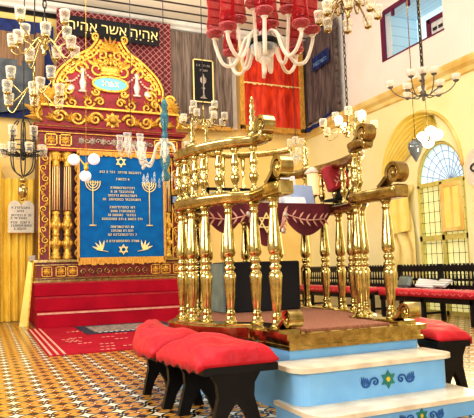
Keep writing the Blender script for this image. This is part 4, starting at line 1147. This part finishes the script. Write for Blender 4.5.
chandelier('iron_basket_lamp', 'dark iron basket lamp ringed with clear cups before the cream wall', (.37, 6.55, 2.28),
           [(i * 45 + 12, .215, .02) for i in range(8)] + [(i * 90 + 40, .15, .22) for i in range(4)], 'cup', 'iron', arm_r=.006, style='up', extra=basket, chain_m='cord', links=False, cup_dz=-.05)
# clear cups in front of brown curtain
chandelier('glass_cup_chandelier', 'chandelier of square clear cups before the brown curtain', (2.74, 7.35, 2.96),
           [(8 + i * 45, .30, .01 + .03 * (i % 2)) for i in range(8)] + [(30 + i * 90, .20, .19) for i in range(4)], 'tumbler', 'brass', arm_r=.006, links=False, chain_m='cord')
# top right, half out of frame
chandelier('brass_chandelier', 'brass chandelier of clear cups cut by the top edge, right of ruby one', (2.87, 4.05, 3.20),
           [(12 + i * 45, .25, -.10) for i in range(8)] + [(20 + i * 72, .17, .10) for i in range(5)], 'cup', 'old_brass', style='down')
def hook(t):
    MB().tube([(0, 0, .2), (.0, 0, 2.1)], .012, seg=6).build('rod', M['old_brass'], t)
# right, iron with shallow bowls
chandelier('iron_chandelier', 'iron armed chandelier with shallow glass bowls hung on a twisted chain', (4.47, 4.96, 2.86),
           [(5 + i * 45, .35 if i % 2 else .24, .02 + .10 * (i % 2)) for i in range(8)] + [(50 + i * 120, .14, .2) for i in range(3)], 'bowl', 'thin_iron', arm_r=.0065, style='up',
           extra=lambda t: chain_mesh(3.5).build('chain', M['iron'], t).__setattr__('location', (.02, .02, .3)))
# bright clear cups behind the right scroll
chandelier('lit_cup_chandelier', 'chandelier of clear cups with lit bulbs behind the upper right scroll', (4.03, 5.80, 2.60),
           [(10 + i * 51.4, .31, .0 + .05 * (i % 2)) for i in range(7)] + [(i * 120, .16, .16) for i in range(3)], 'tumbler', 'brass', arm_r=.006, glow=(1, 4, 5), links=True)
chandelier('crystal_chandelier', 'small crystal chandelier between the back finials and red curtain', (4.40, 7.75, 2.62),
           [(i * 60 + 15, .16, .06) for i in range(6)] + [(i * 120, .10, .24) for i in range(3)], 'tumbler', 'crystal', arm_r=.01, links=False, chain_m='cord')
# crystal with aqua stem before the ark
def aqua(t):
    MB().lathe([(.02, .15), (.05, .2), (.03, .28), (.06, .42), (.055, .5), (.03, .56), (.05, .64), (.02, .72)], seg=12).build('upper_vase', M['aqua'], t)
    MB().lathe([(.05, -.42), (.07, -.36), (.03, -.28), (.075, -.15), (.06, -.05), (.04, .02), (.07, .08), (.02, .14)], seg=12).build('lower_vase', M['aqua'], t)
    for k in range(16):
        a = k * 2 * PI / 16; 
        MB().lathe([(.004, -.14), (.02, -.11), (.006, -.08), (.016, -.05), (.004, 0)], (.30 * math.cos(a), .30 * math.sin(a), -.34), 6).build('pendant_drop', M['crystal'], t)
chandelier('aqua_chandelier', 'crystal chandelier with aqua glass stem hanging before the blue ark curtain', (2.26, 7.6, 2.62),
           [(12 + i * 60, .36, -.16) for i in range(6)], 'tulip', 'milk', arm_r=.016, style='u', extra=aqua, links=False, chain_m='cord')
chandelier('crystal_chandelier', 'small crystal chandelier hanging left of the aqua one', (2.05, 8.7, 2.84),
           [(i * 72 + 20, .17, -.02) for i in range(5)], 'tulip', 'crystal', arm_r=.012, links=False, chain_m='cord')
# the ruby chandelier
def ruby(t):
    MB().lathe([(.13, -.02), (.145, -.01), (.145, .03), (.13, .04)], seg=24).build('black_ring', M['black_wood'], t)
    MB().lathe([(.02, -.14), (.08, -.12), (.12, -.07), (.13, -.02)], seg=20).build('glass_bowl', M['crystal'], t)
    MB().lathe([(.008, -.30), (.025, -.26), (.02, -.2), (.05, -.17), (.06, -.14)], seg=12).build('lower_finial', M['milk'], t)
    MB().lathe([(.04, .05), (.085, .12), (.07, .19), (.03, .25), (.05, .32), (.08, .38), (.06, .46), (.02, .52), (.03, .8)], seg=14).build('ruby_stem', M['ruby'], t)
t = chandelier('ruby_chandelier', 'ruby glass chandelier with milky curved arms at top centre', (2.40, 4.76, 3.09),
               [(20 + i * 45, .46, .0 + .07 * (i % 2)) for i in range(8)] + [(45 + i * 90, .25, .24) for i in range(4)], 'ruby', 'milk', arm_r=.018, style='u', extra=ruby, cup_dz=.05, links=False, chain_m='iron')
pan = MB().lathe([(.02, -.045), (.06, -.03), (.085, .0), (.08, .02), (.05, .03)], seg=14).mesh('drip_pan', M['pinkglass'])
for a in [c for c in t.children if c.name.startswith('arm')]:
    i = [c for c in a.children][0]
    p = link('drip_pan', pan, a); p.location = (i.location.x, 0, i.location.z)
# opal trio and lit trio
def trio(name, label, loc, r, m, metal, glb):
    t = thing(name, label, 'lamp', loc)
    MB().lathe([(.02, -.05), (.035, 0), (.02, .06)], seg=10).build('hub', M[metal], t)
    MB().tube([(0, 0, .04), (0, 0, ZC - loc[2])], .0045, seg=6).build('rod', M[metal], t)
    for x, y, z in glb:
        a = MB().tube(spline([(0, 0, .0), (x * .5, y * .5, .08 + z * .3), (x, y, z + r)], 5), .012, seg=6).build('arm', M[metal], t)
        g = MB().sphere((x, y, z), r, 14, 10, (1, 1, .95)).build('globe', M[m], a)
trio('opal_globe_lamp', 'hanging lamp of three white opal globes before the ark column', (1.27, 8.06, 2.42), .082, 'opal', 'gold', ((-.165, 0, .10), (.09, -.1, .10), (.0, .06, -.11)))
trio('lit_globe_lamp', 'hanging lamp of glowing white globes before the arched niche', (5.02, 5.54, 2.53), .072, 'bulb', 'old_brass', ((-.10, -.02, -.01), (.05, .0, .08), (.05, .05, -.05), (.19, .04, .06)))
tg = thing('smoky_drop_lamp', 'smoky grey teardrop glass lamp hanging before the yellow swag', 'lamp', (4.61, 5.3, 2.3))
MB().lathe([(.004, -.14), (.02, -.11), (.06, -.04), (.085, .03), (.08, .08), (.05, .115), (.03, .12)], seg=16).build('teardrop', M['smoke'], tg)
MB().lathe([(.035, .12), (.035, .14), (.015, .15)], seg=10).tube([(0, 0, .14), (0, 0, ZC - 2.3)], .005, seg=4).build('hanger', M['old_brass'], tg)

# ------------------------------------------------------------------ light and camera
def area(name, loc, rot, sx, sy, e, color=(1, .95, .86)):
    l = bpy.data.lights.new(name, 'AREA'); l.shape = 'RECTANGLE'; l.size = sx; l.size_y = sy; l.energy = e; l.color = color
    o = bpy.data.objects.new(name, l); COL.objects.link(o); o.location = loc; o.rotation_euler = rot
    return o
area('overhead_fill', (2.0, 3.0, 6.7), (0, 0, 0), 6, 5, 400, (1, .98, .95))  # unseen fill lamp below the ceiling, added for overall brightness
area('ark_wall_fill', (1.8, 8.6, 6.3), (math.radians(38), 0, 0), 6, 2.0, 130, (1, .95, .86))  # added lamp above the view, brightens the ark wall
area('left_fill', (-3.8, 4.5, 3.2), (0, math.radians(-90), 0), 2.2, 6, 420, (1, .99, .97))  # added fill lamp before the plain left wall, which has no openings
area('rear_fill', (1.5, -4.2, 3.0), (math.radians(90), 0, 0), 5, 2.5, 340, (.97, .98, 1))  # unseen soft lamp added behind the camera; the rear wall is closed
area('ceiling_fill', (2, 8, 4.6), (math.radians(180), 0, 0), 6, 8, 330, (1, .97, .92))  # invisible up-light added to lift the ceiling
def point(name, loc, e, r=.08, c=(1, .8, .5)):
    l = bpy.data.lights.new(name, 'POINT'); l.energy = e; l.shadow_soft_size = r; l.color = c
    o = bpy.data.objects.new(name, l); COL.objects.link(o); o.location = loc
point('globe_light', (4.6, 4.9, 2.15), 14)
point('cup_light', (4.0, 5.6, 2.45), 14)
sun = bpy.data.lights.new('door_sun', 'AREA'); sun.energy = 60; sun.shape = 'RECTANGLE'; sun.size = 1.2; sun.size_y = 2.3; sun.color = (1, .9, .6)
so = bpy.data.objects.new('window_light', sun); COL.objects.link(so); so.location = (XW - .25, 8.5, 1.6); so.rotation_euler = (0, math.radians(90), 0)

w = bpy.data.worlds.new('room_air'); sc.world = w; w.use_nodes = True
bg = w.node_tree.nodes['Background']; bg.inputs['Color'].default_value = (1, .96, .9, 1); bg.inputs['Strength'].default_value = .8

cam = bpy.data.cameras.new('camera'); co_ = bpy.data.objects.new('camera', cam); COL.objects.link(co_)
yaw, pitch, roll = math.radians(23.57), math.radians(5.70), math.radians(-1.5955)
F = Vector((math.sin(yaw) * math.cos(pitch), math.cos(yaw) * math.cos(pitch), math.sin(pitch)))
Rt = Vector((math.cos(yaw), -math.sin(yaw), 0)); U = Rt.cross(F)
r2 = Rt * math.cos(roll) + U * math.sin(roll); u2 = -Rt * math.sin(roll) + U * math.cos(roll)
mw = Matrix((r2, u2, -F)).transposed().to_4x4(); mw.translation = Vector((0, 0, 1.0))
co_.matrix_world = mw
cam.sensor_fit = 'HORIZONTAL'; cam.sensor_width = 36; cam.lens = 36 * 581.57 / 474; cam.clip_end = 100; cam.clip_start = .05
sc.camera = co_
sc.view_settings.view_transform = 'Standard'
sc.view_settings.look = 'None'
sc.view_settings.exposure = -.08
sc.view_settings.gamma = .86
sc.cycles.max_bounces = 8
sc.cycles.transparent_max_bounces = 16
sc.cycles.use_denoising = True
sc.cycles.sample_clamp_indirect = 6
